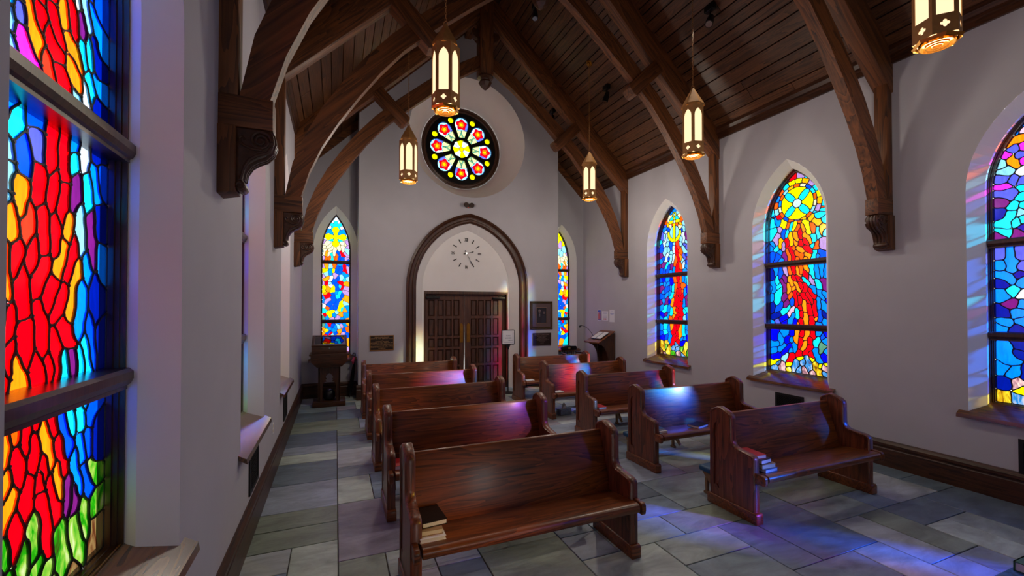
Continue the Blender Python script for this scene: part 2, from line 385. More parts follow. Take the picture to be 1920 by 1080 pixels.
# ------------------------------------------------------------------ stained glass
SEEDS={
 'L0':'1.545,2.544,1.548,2.508L|1.535,2.481,1.549,2.444L|1.587,2.576,1.584,2.546V|1.591,2.507,1.658,2.443M|1.622,2.607,1.67,2.479O|1.677,2.626,1.681,2.582R|1.679,2.666,1.68,2.653R|1.736,2.656,1.768,2.599R|1.716,2.569,1.762,2.528R|1.704,2.484,1.734,2.438r|1.77,2.496,1.811,2.443R|1.789,2.699,1.806,2.654O|1.841,2.733,1.861,2.649R|1.864,2.771,1.867,2.754W|1.89,2.734,1.905,2.675P|1.907,2.785,1.936,2.738L|1.823,2.622,1.885,2.565O|1.842,2.538,1.887,2.483O|1.906,2.636,1.916,2.582C|1.948,2.664,1.954,2.601C|1.986,2.702,2.009,2.609D|1.99,2.568,2.021,2.541S|1.941,2.554,1.971,2.497C|1.923,2.496,1.933,2.45W|1.878,2.446,1.887,2.445L|1.992,2.486,2.034,2.446D|2.003,2.858,2.02,2.832B|1.974,2.782,2.018,2.703S|1.851,2.863,1.836,2.777O|1.763,2.821,1.728,2.699R|1.658,2.743,1.64,2.652O|1.904,2.902,1.888,2.821C|1.96,2.963,1.962,2.872S|1.584,2.689,1.586,2.607L|1.54,2.637,1.547,2.576C|1.539,2.278,1.553,2.295S|1.576,2.274,1.577,2.231C|1.661,2.293,1.681,2.28B|1.541,2.184,1.542,2.158L|1.607,2.199,1.614,2.138B|1.679,2.25,1.68,2.187V|1.745,2.291,1.736,2.174R|1.81,2.293,1.809,2.168R|1.865,2.289,1.857,2.267S|1.866,2.242,1.862,2.198C|1.923,2.3,1.929,2.227w|1.996,2.299,2.038,2.292D|1.545,2.125,1.546,2.079L|1.542,2.048,1.539,2.032L|1.597,2.093,1.617,2.022O|1.684,2.146,1.686,2.062R|1.755,2.153,1.742,2.062R|1.806,2.131,1.796,2.037R|1.876,2.178,1.869,2.09P|1.944,2.197,1.956,2.099C|1.993,2.236,2.01,2.142S|2.044,2.256,2.052,2.183B|2.022,2.107,2.04,2.021D|1.559,2.014,1.571,1.947O|1.645,2.016,1.63,1.948r|1.707,2.033,1.703,1.921R|1.766,2.022,1.76,1.937R|1.837,2.026,1.83,1.978O|1.905,2.063,1.908,1.951L|1.971,2.081,1.986,1.905P|1.537,1.908,1.547,1.797O|1.592,1.916,1.59,1.857R|1.66,1.92,1.651,1.866R|1.614,1.847,1.611,1.74R|1.711,1.884,1.679,1.802R|1.81,1.949,1.785,1.86O|1.868,1.956,1.833,1.849R|1.77,1.827,1.714,1.752R|1.817,1.807,1.765,1.729R|1.887,1.877,1.844,1.724O|1.946,1.912,1.967,1.863S|1.912,1.805,1.897,1.665S|2.007,1.85,2.011,1.705D|2.031,1.947,2.043,1.879S|1.976,1.696,2.004,1.576B|2.037,1.673,2.04,1.573D|1.948,1.622,1.955,1.556C|1.917,1.585,1.922,1.56C|1.796,1.697,1.863,1.629R|1.864,1.596,1.869,1.562P|1.818,1.582,1.823,1.554C|1.766,1.663,1.784,1.568R|1.693,1.743,1.717,1.615R|1.624,1.687,1.644,1.605R|1.731,1.592,1.746,1.577R|1.677,1.589,1.69,1.567R|1.565,1.736,1.545,1.657R|1.529,1.744,1.528,1.692O|1.525,1.77B|1.561,1.641,1.557,1.585R|1.596,1.591,1.597,1.556O|1.53,1.599,1.541,1.568R|1.523,1.438,1.534,1.44R|1.553,1.42,1.54,1.331O|1.595,1.433,1.604,1.401o|1.645,1.431,1.634,1.351R|1.684,1.436,1.69,1.409R|1.757,1.432,1.763,1.376R|1.716,1.397,1.755,1.275O|1.673,1.354,1.67,1.289R|1.601,1.342,1.617,1.264R|1.79,1.331,1.825,1.236R|1.815,1.403,1.846,1.283B|1.843,1.428,1.868,1.348C|1.883,1.44,1.885,1.433P|1.915,1.407,1.916,1.342C|1.943,1.435,1.945,1.427C|2,1.42,1.981,1.347B|2.024,1.322,2.022,1.222D|1.962,1.31,1.984,1.241B|1.917,1.302,1.938,1.221S|1.888,1.244,1.915,1.132S|1.939,1.204,1.98,1.106B|1.992,1.197,2.014,1.14G|1.792,1.254,1.797,1.159O|1.721,1.287,1.731,1.239R|1.522,1.327,1.531,1.256P|1.552,1.303,1.556,1.263O|1.595,1.248,1.54,1.175O|1.653,1.253,1.642,1.174R|1.717,1.249,1.713,1.219R|1.718,1.184,1.746,1.018R|1.751,1.225,1.796,1.091R|1.854,1.171,1.845,1.095P|1.89,1.141,1.886,1.077P|1.597,1.159,1.595,1.083R|1.541,1.129,1.568,1.071G|1.535,1.061,1.542,1.046G|1.636,1.061,1.637,1.005G|1.678,1.121,1.693,1.031G|1.713,1,1.69,0.972G|1.747,0.964,1.738,0.945G|1.807,1.061,1.821,0.917G|1.887,1.037,1.933,0.905G|1.948,1.067,1.964,0.968G|2.016,1.056,2.017,1.028G|2.011,0.966,1.999,0.895N|1.576,1.027,1.585,0.982G|1.673,0.943,1.683,0.909N|1.779,0.894,1.78,0.848G|1.891,0.861,1.88,0.835N|1.543,1.008,1.552,0.938G|1.617,0.949,1.623,0.891G',
 'R2':'4.111,2.696,4.111,2.617R|4.065,2.559,4.02,2.424R|3.919,2.808,3.92,2.719R|3.927,2.631,3.915,2.591R|3.864,2.647,3.827,2.592R|3.852,2.557,3.791,2.487R|3.984,2.768,3.978,2.677O|3.998,2.654,3.985,2.613O|3.863,2.723,3.79,2.612O|3.912,2.858,3.875,2.788O|4.063,2.741,4.044,2.621g|3.94,2.569,3.89,2.512O|4.018,2.566o|4.099,2.537,4.073,2.43o|3.98,2.484,3.903,2.45o|3.853,2.457,3.803,2.426O|3.853,2.394O|3.98,2.42o|4.307,2.643S|4.25,2.582C|4.322,2.496B|4.244,2.461B|4.201,2.536S|4.182,2.414S|4.166,2.651,4.16,2.571l|4.235,2.754,4.278,2.653l|4.2,2.696,4.208,2.604g|4.206,2.843l|4.157,2.822,4.138,2.74B|4.096,2.825,4.124,2.738C|4.146,2.503,4.133,2.423P|3.74,2.704,3.753,2.632C|3.686,2.769,3.681,2.682C|3.753,2.57C|3.73,2.48,3.755,2.408C|3.705,2.588,3.712,2.539o|3.646,2.616,3.624,2.528l|3.671,2.473,3.625,2.394B|3.61,2.708C|3.644,2.799,3.645,2.714g|3.701,2.427S|4.334,2.783,4.305,2.846C|4.35,2.608S|4.304,2.927C|4.247,2.944S|3.836,2.971,3.787,2.936g|3.726,2.887,3.667,2.852g|3.861,2.9,3.801,2.751Y|3.775,2.834,3.74,2.753o|3.931,2.925o|3.944,2.864,3.977,2.805o|3.989,2.91,4.01,2.837Y|4.029,2.918,4.083,2.823C|4.062,2.924,4.096,2.851o|4.129,2.949,4.157,2.888Y|3.62,2.868C|3.667,2.95C|3.63,3.101,3.631,3.04C|3.824,2.943o|4.002,2.977C|4.33,2.245,4.311,2.169D|4.276,2.259,4.282,2.213S|4.209,2.245,4.219,2.172B|4.133,2.257,4.115,2.202l|4.148,2.186,4.135,2.122P|4.083,2.253,4.065,2.207o|4.023,2.257,4.015,2.221R|3.97,2.244,3.94,2.189O|3.917,2.249,3.931,2.215o|3.848,2.261,3.836,2.234O|3.785,2.264,3.753,2.151C|3.719,2.25,3.687,2.147S|3.654,2.253,3.639,2.152S|3.607,2.233,3.603,2.15S|4.253,2.165,4.258,2.083C|4.312,2.104,4.308,2.012S|4.254,2.028,4.215,2.063C|4.211,2.008,4.256,1.799C|4.181,2.125,4.14,1.987P|4.074,2.163,4.048,2.055O|4.093,2.057,4.085,1.959O|4.026,2.01O|4.049,1.922,4.067,1.887o|3.993,2.088,3.933,1.98O|4.029,2.169,3.993,2.123R|3.966,2.165,3.94,2.137R|3.87,2.219,3.836,2.139R|3.871,2.133,3.829,2.053C|3.786,2.145,3.762,2.067l|3.712,2.106,3.672,1.995C|3.631,2.102,3.609,1.976P|3.94,2.115,3.914,2.118R|3.94,2.085,3.915,1.997R|3.863,2.063,3.872,1.969R|3.787,1.974,3.747,1.888R|3.995,1.947,3.992,1.771R|3.955,1.937R|3.942,1.884,3.934,1.806R|3.898,1.927,3.806,1.804R|3.83,1.916,3.78,1.813R|3.779,2.025,3.738,1.956S|3.681,1.971,3.626,1.853S|3.625,1.935,3.602,1.877S|4.132,1.924,4.16,1.862P|4.132,1.834,4.124,1.771P|4.04,1.851,4.032,1.78B|4.208,1.799,4.266,1.698B|4.324,1.763,4.315,1.726D|4.087,1.744,4.171,1.672C|4.014,1.745,4.088,1.646p|3.97,1.718,3.971,1.613C|3.934,1.762,3.917,1.727R|3.886,1.822,3.866,1.71O|3.814,1.779,3.79,1.66R|3.739,1.829,3.732,1.644R|3.702,1.854,3.683,1.745S|3.642,1.82,3.603,1.695S|4.247,1.653,4.296,1.606D|4.134,1.628,4.191,1.581U|4.033,1.647,4.07,1.522S|4.258,1.552V|4.144,1.538U|4.326,1.522S|3.998,1.569,3.989,1.525U|3.958,1.526O|3.918,1.692,3.922,1.632R|3.927,1.588,3.91,1.519R|3.875,1.65,3.842,1.53O|3.782,1.609,3.775,1.524R|3.724,1.61O|3.675,1.695,3.676,1.578B|3.635,1.678,3.604,1.613D|3.62,1.579S|3.693,1.536S|4.362,2.023S|4.363,1.893S|3.591,1.827U|4.321,1.369,4.294,1.286U|4.135,1.371S|4.322,1.233,4.268,1.229S|4.296,1.133S|4.205,1.309,4.197,1.234S|4.102,1.324,4.128,1.264U|4.042,1.377U|4.06,1.302S|3.984,1.38,3.985,1.275O|3.912,1.376R|3.92,1.32,3.945,1.222R|3.84,1.381,3.864,1.324O|3.865,1.276,3.905,1.193O|3.771,1.385,3.748,1.355R|3.802,1.32,3.81,1.264R|4.216,1.149,4.163,1.228S|4.094,1.209,4.164,1.112U|4.01,1.224,4.003,1.168S|4.061,1.147S|4.234,1.063,4.315,1.012U|4.129,1.091,4.173,1.036L|4.053,1.082,4.087,1.005R|3.946,1.149,3.954,1.1R|3.803,1.226,3.858,1.134R|3.796,1.124,3.781,1.095R|3.703,1.342,3.734,1.263C|3.703,1.389S|3.636,1.362B|3.6,1.387U|3.607,1.311S|3.734,1.185,3.683,1.043S|3.659,1.246,3.66,1.169T|3.609,1.166S|3.638,1.125,3.603,1.045U|4.342,0.967,4.27,0.984Y|4.088,0.963Y|3.938,1.062Y|3.789,1.062Y|3.684,0.982Y|3.603,1.007Y|4.298,0.887K|4.252,0.96K|4.191,0.951,4.192,0.851J|4.089,0.881H|3.996,0.991,4.022,0.874K|3.907,1.017K|3.843,1.072,3.813,0.926K|3.876,0.902,3.892,0.836J|3.948,0.9,3.981,0.839K|3.767,0.878J|3.736,1.006,3.677,0.86H|3.625,0.974,3.603,0.946J|3.619,0.876K',
 'R1':'6.368,3.524S|6.26,3.567S|6.181,3.499L|6.46,3.424,6.497,3.365o|6.105,3.395,6.088,3.341o|6.441,3.407,6.368,3.459c|6.156,3.443,6.13,3.412c|6.35,3.416C|6.191,3.398C|6.122,3.284g|6.433,3.281g|6.378,3.278c|6.14,3.249,6.123,3.221c|6.297,3.29o|6.226,3.277o|6.054,3.297,6.004,3.238L|6.038,3.206,6.022,3.153L|5.972,3.17L|6.089,3.164B|6.443,3.223B|6.555,3.242,6.498,3.259S|6.517,3.302V|6.612,3.184,6.575,3.072V|6.48,3.177w|6.508,3.128,6.537,3.04L|6.453,3.12,6.538,2.96w|6.444,3.026L|6.632,2.986C|6.454,2.949L|6.056,3.083,6.023,2.94w|6.09,3L|5.989,3.06,5.957,2.981P|5.99,2.936L|6.116,2.903L|6.024,2.878V|6.594,2.941B|6.344,2.947,6.363,2.871B|6.282,2.938L|6.202,2.953,6.177,2.86r|6.247,2.843,6.153,2.615R|6.126,2.815,6.092,2.748o|6.143,2.703,6.11,2.624O|6.248,2.677,6.249,2.548o|6.11,2.561,6.111,2.472o|6.188,2.53,6.197,2.429R|6.128,2.423R|6.3,2.876,6.274,2.782w|6.074,2.847,5.991,2.736L|5.974,2.821V|6.336,2.777L|6.427,2.84L|6.501,2.849,6.539,2.761L|6.614,2.85B|6.653,2.734,6.577,2.739P|6.464,2.713,6.493,2.624w|6.558,2.697B|6.428,2.657B|6.355,2.701,6.374,2.599L|6.274,2.718,6.32,2.594w|6.042,2.692,6.025,2.64V|6.076,2.62,6.093,2.559L|6.043,2.542,6.06,2.48w|5.975,2.685B|5.959,2.633P|6.635,2.624S|6.655,2.532P|6.578,2.552,6.502,2.585P|6.456,2.567,6.484,2.504C|6.411,2.511,6.466,2.437B|6.617,2.462B|6.541,2.456B|6.329,2.556,6.356,2.48P|6.303,2.463S|6.375,2.417S|6.027,2.415S|5.976,2.486S|5.959,2.559B|6.631,2.249B|6.561,2.27U|6.482,2.249S|6.527,2.211S|6.448,2.183S|6.415,2.11,6.506,2.05B|6.338,2.209U|6.251,2.236o|6.177,2.247R|6.124,2.237o|6.063,2.233S|6.002,2.222S|5.951,2.227C|6.597,2.134,6.644,2.071P|6.619,2.2S|6.574,2.036S|6.575,1.971,6.644,1.94B|6.461,2,6.495,1.953S|6.371,2.108S|6.284,2.152,6.306,2.059C|6.241,2.165,6.263,2.057o|6.21,2.04,6.199,2.008R|6.156,2.146R|6.136,2.068,6.137,1.976R|6.063,2.172,6.063,2.111o|6.084,2.051o|6.075,1.974,6.085,1.898R|6.023,2.049,6.014,1.957S|5.963,2.046U|6.394,1.998S|6.317,2.012,6.35,1.934C|6.274,1.979o|6.307,1.902,6.34,1.808O|6.232,1.932,6.275,1.792R|6.158,1.884,6.18,1.791R|6.106,1.822R|6.461,1.904,6.496,1.825P|6.406,1.856U|6.645,1.843P|6.564,1.874S|6.034,1.882,6.035,1.791S|5.984,1.926,5.974,1.805P|5.944,1.88U|6.599,1.745S|6.496,1.761,6.542,1.68C|6.407,1.745,6.429,1.681S|6.341,1.713,6.374,1.619C|6.287,1.729,6.266,1.651O|6.223,1.683R|6.117,1.73,6.098,1.623R|6.181,1.606R|6.245,1.543R|6.119,1.546R|6.577,1.599U|6.508,1.617P|6.441,1.586S|6.375,1.555o|6.298,1.588O|6.026,1.669C|5.985,1.7C|6.016,1.563L|5.966,1.58B|6.624,1.517S|6.498,1.537C|6.625,1.339S|6.51,1.368C|6.42,1.348S|6.522,1.279C|6.625,1.258B|6.58,1.179U|6.488,1.185B|6.388,1.207,6.4,1.112S|6.354,1.367O|6.268,1.355,6.311,1.259R|6.193,1.374R|6.29,1.229,6.345,1.069R|6.215,1.249R|6.226,1.171R|6.184,1.112R|6.12,1.362,6.142,1.207O|6.058,1.365,6.049,1.259C|5.977,1.368S|5.978,1.293S|6.101,1.179S|6.029,1.184S|5.958,1.204U|6.101,1.088,6.04,1.108U|6.592,1.049,6.569,0.971H|6.467,1.075H|6.49,1.01G|6.434,0.982,6.424,0.857H|6.313,1.009K|6.238,1.046K|6.206,0.987K|6.335,0.881G|6.165,0.898J|6.102,0.996G|6.009,1.08,6.021,0.928H|6.082,0.861K|5.95,0.935G|6.628,0.884N|6.559,0.827J',
 'R3':'1.867,3.506O|1.888,3.419,1.913,3.369S|1.86,3.373p|1.881,3.304,1.954,3.306O|1.87,3.223M|1.922,3.217V|1.887,3.145V|1.863,3.091M|1.964,3.171M|1.94,3.139,1.924,3.074O|2.003,3.122L|1.966,3.038L|1.872,2.999W|1.992,2.949V|1.925,2.931V|1.873,2.905V|1.992,2.894M|1.993,2.828,1.935,2.802V|1.874,2.834C|1.874,2.775C|1.936,2.682C|2.002,2.745P|1.888,2.624L|1.864,2.666C|2.02,2.639D|1.953,2.626,1.979,2.534C|1.913,2.534C|1.865,2.549C|1.997,2.453C|1.906,2.426P|1.866,2.467D|2.027,2.415P|2.015,2.245V|1.973,2.24,1.944,2.104S|1.903,2.232V|2.005,2.154S|1.879,2.113V|1.915,2.043D|1.996,2.049,1.955,2.009S|1.885,1.983S|2.002,1.982D|1.946,1.898C|1.882,1.852W|2.008,1.87S|1.948,1.78P|1.883,1.78S|2.005,1.706D|1.918,1.692S|2.001,1.602S|1.889,1.606S|1.92,1.546D|2.022,1.556S|1.983,1.336,1.973,1.263S|1.912,1.328D|1.897,1.373D|1.954,1.148S|2.015,1.169S|2.006,1.037D|1.925,1.035J|1.891,0.983Y|1.997,0.905H|1.926,0.904K',
 'B1':'-0.202,3.002,-0.155,3.004c|-0.211,2.95c|-0.126,2.965,-0.173,2.931c|-0.078,2.916,-0.126,2.882c|-0.182,2.91,-0.22,2.806c|-0.097,2.853,-0.144,2.789c|-0.021,2.908,-0.03,2.784c|0.036,2.963,0.065,2.892c|0.113,2.946,0.133,2.864c|0.142,3.011c|0.176,3.002c|-0.235,3.031l|-0.229,2.734l|0.21,3.025l|0.21,2.962l|0.162,2.834,0.202,2.784l|0.192,2.731l|-0.243,2.846L|0.186,2.898,0.211,2.837L|-0.168,2.86,-0.186,2.787O|-0.186,2.735o|-0.12,2.749,-0.115,2.708o|0.008,2.796,-0.001,2.723o|-0.039,2.732o|-0.087,2.802,-0.077,2.709C|0.037,2.859,0.056,2.798B|0.047,2.725B|0.114,2.728B|0.094,2.862,0.134,2.781R|-0.241,2.554l|-0.181,2.565O|-0.104,2.559L|-0.027,2.562o|0.027,2.547,0.02,2.463B|0.09,2.55,0.075,2.448B|0.152,2.552,0.184,2.468R|0.208,2.537,0.224,2.487l|-0.226,2.489Y|-0.188,2.473Y|-0.157,2.441,-0.172,2.391L|-0.096,2.476,-0.103,2.409S|-0.05,2.469Y|-0.011,2.395,-0.018,2.328l|-0.157,2.341,-0.202,2.29O|-0.171,2.241R|-0.088,2.343,-0.095,2.276w|-0.24,2.355l|-0.232,2.24l|-0.049,2.26,-0.002,2.312B|0.028,2.329B|0.106,2.365,0.107,2.298L|0.153,2.417,0.169,2.367S|0.154,2.299C|0.201,2.317L|0.091,2.247,0.123,2.163R|0.201,2.215,0.17,2.198O|0.021,2.195,0.014,2.128B|0.076,2.179C|-0.11,2.226L|-0.102,2.167W|-0.056,2.127,-0.063,2.06Y|-0.148,2.142,-0.14,2.092O|-0.224,2.124Y|-0.224,2.066Y|-0.185,2.025O|-0.139,1.992,-0.2,1.958R|0.17,2.147,0.202,2.114l|0.186,2.046l|0.014,2.027S|0.061,2.011,0.03,1.96C|-0.047,2.01B|-0.047,1.926,-0.031,1.86B|0.046,1.893,0.016,1.793B|0.108,1.978B|-0.139,1.892,-0.185,1.859l|-0.108,1.826,-0.138,1.776B|-0.231,1.941S|-0.23,1.859S|-0.222,1.784W|-0.154,1.751o|-0.214,1.676C|-0.077,1.726B|-0.015,1.726B|0.101,1.827,0.063,1.692Y|0.171,1.928,0.203,1.894O|0.171,1.827L|0.102,1.709C|0.164,1.692O|0.094,1.608O|-0.198,1.593R|-0.122,1.626,-0.107,1.576Y|-0.061,1.659Y|-0.03,1.592S|0.024,1.659L|0.188,1.591S|0.203,1.726S|-0.236,1.561T|-0.168,1.56S|-0.228,1.395T|-0.167,1.378S|-0.106,1.393R|-0.136,1.327S|-0.06,1.376B|-0.013,1.342S|-0.028,1.292S|0.056,1.357L|0.111,1.373l|0.158,1.389S|-0.235,1.313O|-0.235,1.23O|-0.166,1.295Y|-0.136,1.244B|-0.189,1.179R|-0.09,1.21R|-0.066,1.193L|0.003,1.224B|0.072,1.273O|0.049,1.19O|0.158,1.288B|0.205,1.304o|0.151,1.204l|0.206,1.186B|-0.097,1.11Y|-0.028,1.125S|-0.226,1.081S|-0.18,1.03B|-0.104,1.027B|0.004,1.024B|0.066,1.039Y|0.112,1.071L|0.128,1.087o',
}

PAL = dict(e='#c4d884', R='#f40014', r='#ff3c20', O='#ff9c10', o='#ff6408', L='#8fdcff', C='#14c4ff', S='#0090f4', B='#0054e4', D='#0018a4', U='#0004e8', V='#5a62f4', P='#7c1a80', M='#d030e0',
           W='#f2f6ff', w='#cfe8ff', Y='#f0f000', g='#f0c000', l='#b890d0', p='#ffc0dc', c='#fff2b8', T='#5a9a80', G='#40b020', K='#70a0d0', J='#b08090', H='#d0b030', N='#6c4020')
def glass_colour(code, gain):
    c = rgb(PAL[code])[:3]; vivid = min(c) < .1
    return tuple(min(2.4, x * gain * (2.2 if vivid and x > .55 else 1.0)) for x in c) + (1,)
def trace(mask):
    """pixel mask -> closed boundary loops (grid corners); outer loops counter-clockwise, holes clockwise"""
    m = np.pad(mask, 1).astype(bool); edges = {}
    H_, W_ = m.shape
    ys, xs = np.nonzero(m)
    for y, x in zip(ys.tolist(), xs.tolist()):
        if not m[y - 1, x]: edges.setdefault((x, y), []).append((x + 1, y))
        if not m[y, x + 1]: edges.setdefault((x + 1, y), []).append((x + 1, y + 1))
        if not m[y + 1, x]: edges.setdefault((x + 1, y + 1), []).append((x, y + 1))
        if not m[y, x - 1]: edges.setdefault((x, y + 1), []).append((x, y))
    loops = []
    while edges:
        s = next(iter(edges)); cur = s; lp = []; pd = None
        while True:
            nx = edges[cur]
            if len(nx) > 1 and pd is not None:          # at a pinch turn so that the loop stays simple
                nx.sort(key=lambda q: (pd[0] * (q[1] - cur[1]) - pd[1] * (q[0] - cur[0])), reverse=True)
            q = nx.pop(0)
            if not nx: del edges[cur]
            lp.append(cur); pd = (q[0] - cur[0], q[1] - cur[1]); cur = q
            if cur == s: break
        loops.append(np.array(lp, float) - 1)
    return loops
def area(p): x, y = p[:, 0], p[:, 1]; return .5 * float(np.sum(x * np.roll(y, -1) - np.roll(x, -1) * y))
def tidy(p, g, step):
    for _ in range(2): p = (np.roll(p, 1, 0) + 2 * p + np.roll(p, -1, 0)) / 4 if len(p) > 8 else p
    k = 2
    if len(p) > 14: p = (np.roll(p, k, 0) + np.roll(p, 1, 0) + p + np.roll(p, -1, 0) + np.roll(p, -k, 0)) / 5
    d = np.linalg.norm(np.roll(p, -1, 0) - p, axis=1); s = np.concatenate([[0], np.cumsum(d)]); L = s[-1]
    n = int(min(40, max(7, L * g / step))); t = np.linspace(0, L, n, endpoint=False)
    q = np.vstack([p, p[:1]])
    return np.stack([np.interp(t, s, q[:, 0]), np.interp(t, s, q[:, 1])], 1)
def seeds_of(key, flip=None):
    out = []
    for s in SEEDS[key].split('|'):
        n = [float(x) for x in s[:-1].split(',')]
        if len(n) == 2: n = n + n
        if flip is not None: n[0] = flip - n[0]; n[2] = flip - n[2]
        out.append((*n, s[-1]))
    return out
def fill_random(sd, a0, a1, z0, z1, gap, pick, rng):
    P_ = [((s[0] + s[2]) / 2, (s[1] + s[3]) / 2) for s in sd]
    for _ in range(900):
        a, z = rng.uniform(a0, a1), rng.uniform(z0, z1)
        if all((a - p) ** 2 + ((z - q) * .7) ** 2 > gap * gap for p, q in P_):
            h = gap * rng.uniform(.2, .55); P_.append((a, z)); sd.append((a, z - h, a + rng.uniform(-.02, .02), z + h, pick(a, z)))
    return sd
def panes(parent, f, inside, box, sd, overlay=None, g=.006, split=(), dg=.2, lead=.010, warp=.006, gain=1.0, thick=.005):
    a0, a1, z0, z1 = box
    A, Z = np.meshgrid(np.arange(a0, a1, g) + g / 2, np.arange(z0, z1, g) + g / 2)
    Aw = A + warp * np.sin(Z * 31 + 1.3) + warp * .6 * np.sin(Z * 67 + A * 40); Zw = Z + warp * np.sin(A * 29 + .4) + warp * .6 * np.sin(A * 71 - Z * 23)
    best = np.full(A.shape, 9e9); lab = np.zeros(A.shape, int)
    for i, (x1, y1, x2, y2, c) in enumerate(sd):
        dx, dy = x2 - x1, y2 - y1; l2 = dx * dx + dy * dy
        t = np.clip(((Aw - x1) * dx + (Zw - y1) * dy) / l2, 0, 1) if l2 > 0 else 0
        d = (Aw - x1 - t * dx) ** 2 + (Zw - y1 - t * dy) ** 2
        m = d < best; best[m] = d[m]; lab[m] = i
    cols = [s[4] for s in sd]
    if overlay: lab, cols = overlay(A, Z, lab, cols)
    lab = lab + 1
    lab[~inside(A, Z)] = 0
    big = len(cols) + 2
    for zc in split: lab = np.where((lab > 0) & (Z > zc), lab + big, lab)
    came = MB(); count = 0
    for L in np.unique(lab):
        if L == 0: continue
        yy, xx = np.nonzero(lab == L); y0, x0 = yy.min(), xx.min()
        sub = np.zeros((yy.max() - y0 + 1, xx.max() - x0 + 1), bool); sub[yy - y0, xx - x0] = True
        loops = [(l, area(l)) for l in trace(sub)]
        outer = [l for l in loops if l[1] > 2.5]; holes = [l for l in loops if l[1] < -2.5]
        code = cols[(L - 1) % big]
        for l, ar in outer:
            def conv(p): q = tidy(p, g, .016); return [(a0 + (x0 + u) * g, z0 + (y0 + v) * g) for u, v in q]
            ls = [conv(l)] + ([conv(h[0]) for h in holes] if len(outer) == 1 else [])
            mb = MB(); mb.prism(ls, f, dg, dg + thick, back=False)
            o = mb.build('pane', GL[code if code in 'GKJHN' else None], parent)
            o.color = glass_colour(code, gain); count += 1
            for q in ls:
                P_ = np.array(q); t = np.roll(P_, -1, 0) - np.roll(P_, 1, 0); t /= (np.linalg.norm(t, axis=1)[:, None] + 1e-9)
                nrm = np.stack([t[:, 1], -t[:, 0]], 1)     # outward for counter-clockwise loops
                prof = [(-lead * .5, -.0005), (-lead * .35, -.004), (lead * .45, -.0045)]
                rings = [[f(a, z, dg + dp) for a, z in P_ + nrm * of] for of, dp in prof]
                came.strip(rings[0], rings[1], True); came.strip(rings[1], rings[2], True)
    q4 = np.stack([lab[:-1, :-1], lab[1:, :-1], lab[:-1, 1:], lab[1:, 1:]]); q4 = np.sort(q4, axis=0)
    nd = (np.diff(q4, axis=0) != 0).sum(0) + 1; last = []
    for yy, xx in zip(*np.nonzero((nd >= 3) & (q4[0] > 0))):     # solder joints where three or more leads meet
        a, z = a0 + (xx + 1) * g, z0 + (yy + 1) * g
        if any(abs(a - u) < g * 2.2 and abs(z - v) < g * 2.2 for u, v in last[-40:]): continue
        last.append((a, z)); r = max(lead * .62, g * 1.0)
        came.prism([circ(a, z, r, 7)], f, dg - .0055, dg + .0005, back=False)
    o = came.build('lead_came', M['lead'], parent); o['kind'] = 'stuff'
    return count

def window(num, f, c, w, label, sd, overlay=None, sillmat='sill', **kw):
    root = empty('window_%d' % num, f(c, 0, 0)); struct(root, label)
    inv = Vector(root.location)
    g_ = lambda a, z, t: tuple(Vector(f(a, z, t)) - inv)
    # plaster reveal
    mb = MB()
    ring = lambda hw, apex, base, t: [g_(a, z, t) for a, z in arch(c, hw, base, w['spring'], apex, 12)]
    R0 = ring(w['hw_o'], w['apex_o'], w['base_o'], 0); R1 = ring(w['hw_i'], w['apex_i'], w['base_i'] - .1, w['dm']); R2 = ring(w['hw_i'], w['apex_i'], w['base_i'] - .1, w['d'] + .03)
    mb.strip(R0, R1); mb.strip(R1, R2); mb.build('reveal', M['reveal'], root)
    # oak frame, stepped back to the glass
    mb = MB()
    def fr(off, t):
        return [g_(a, z, t) for a, z in arch(c, w['hw_i'] - off, w['base_i'] + off * .4, w['spring'], w['apex_i'] - off * 1.35, 12)]
    prev = None
    for off, t in ((-.02, w['d']), (.008, w['d']), (.009, w['d'] + .018), (.016, w['d'] + .018), (.017, w['d'] + .032), (.024, w['d'] + .034), (.025, w['dg'] + .02)):
        cur = fr(off, t)
        if prev: mb.strip(prev, cur, True)
        prev = cur
    mb.build('window_frame', M['frame'], root)
    for z0, z1 in w['tr']:                       # transom bars
        mb = MB(); hw = w['hw_i'] - .002; zc = (z0 + z1) / 2
        prof = [(w['dg'] + .02, z0), (w['d'] - .005, z0), (w['d'] - .005, z0 + .014), (w['d'] - .015, z0 + .02), (w['d'] - .024, zc), (w['d'] - .024, z1 - .012), (w['d'] - .012, z1), (w['dg'] + .02, z1 + .006)]
        mb.prism([prof], lambda d, z, t: g_(c + t, z, d), -hw, hw)
        mb.build('transom', M['frame'], root)
    # sloping oak sill with ears that run past the reveal
    mb = MB(); sl = .575
    hi, ho = w['hw_i'], w['hw_o']
    pl = [(c - hi, w['d'] + .01), (c - ho, 0), (c - ho - .07, 0), (c - ho - .07, -.05), (c + ho + .07, -.05), (c + ho + .07, 0), (c + ho, 0), (c + hi, w['d'] + .01)]
    mb.prism([pl], lambda a, d, t: g_(a, w['base_i'] + (d - w['d']) * sl - t, d - t * .15), 0, .035)
    mb.build('window_sill', M[sillmat], root)
    hg = w['hw_i'] - .026; bg = w['base_i'] + .010; ag = w['apex_i'] - .036
    h = ag - w['spring']; R = (hg * hg + h * h) / (2 * hg)
    def inside(A, Z):
        dx = np.abs(A - c)
        m = (dx < hg) & (Z > bg) & ((Z < w['spring']) | ((dx + R - hg) ** 2 + (Z - w['spring']) ** 2 < R * R))
        for z0, z1 in w['tr']: m &= (Z < z0 + .01) | (Z > z1 - .006)
        return m
    panes(root, g_, inside, (c - hg, c + hg, bg, ag), sd, overlay, split=[sum(t) / 2 for t in w['tr']], dg=w['dg'], **kw)
    return root

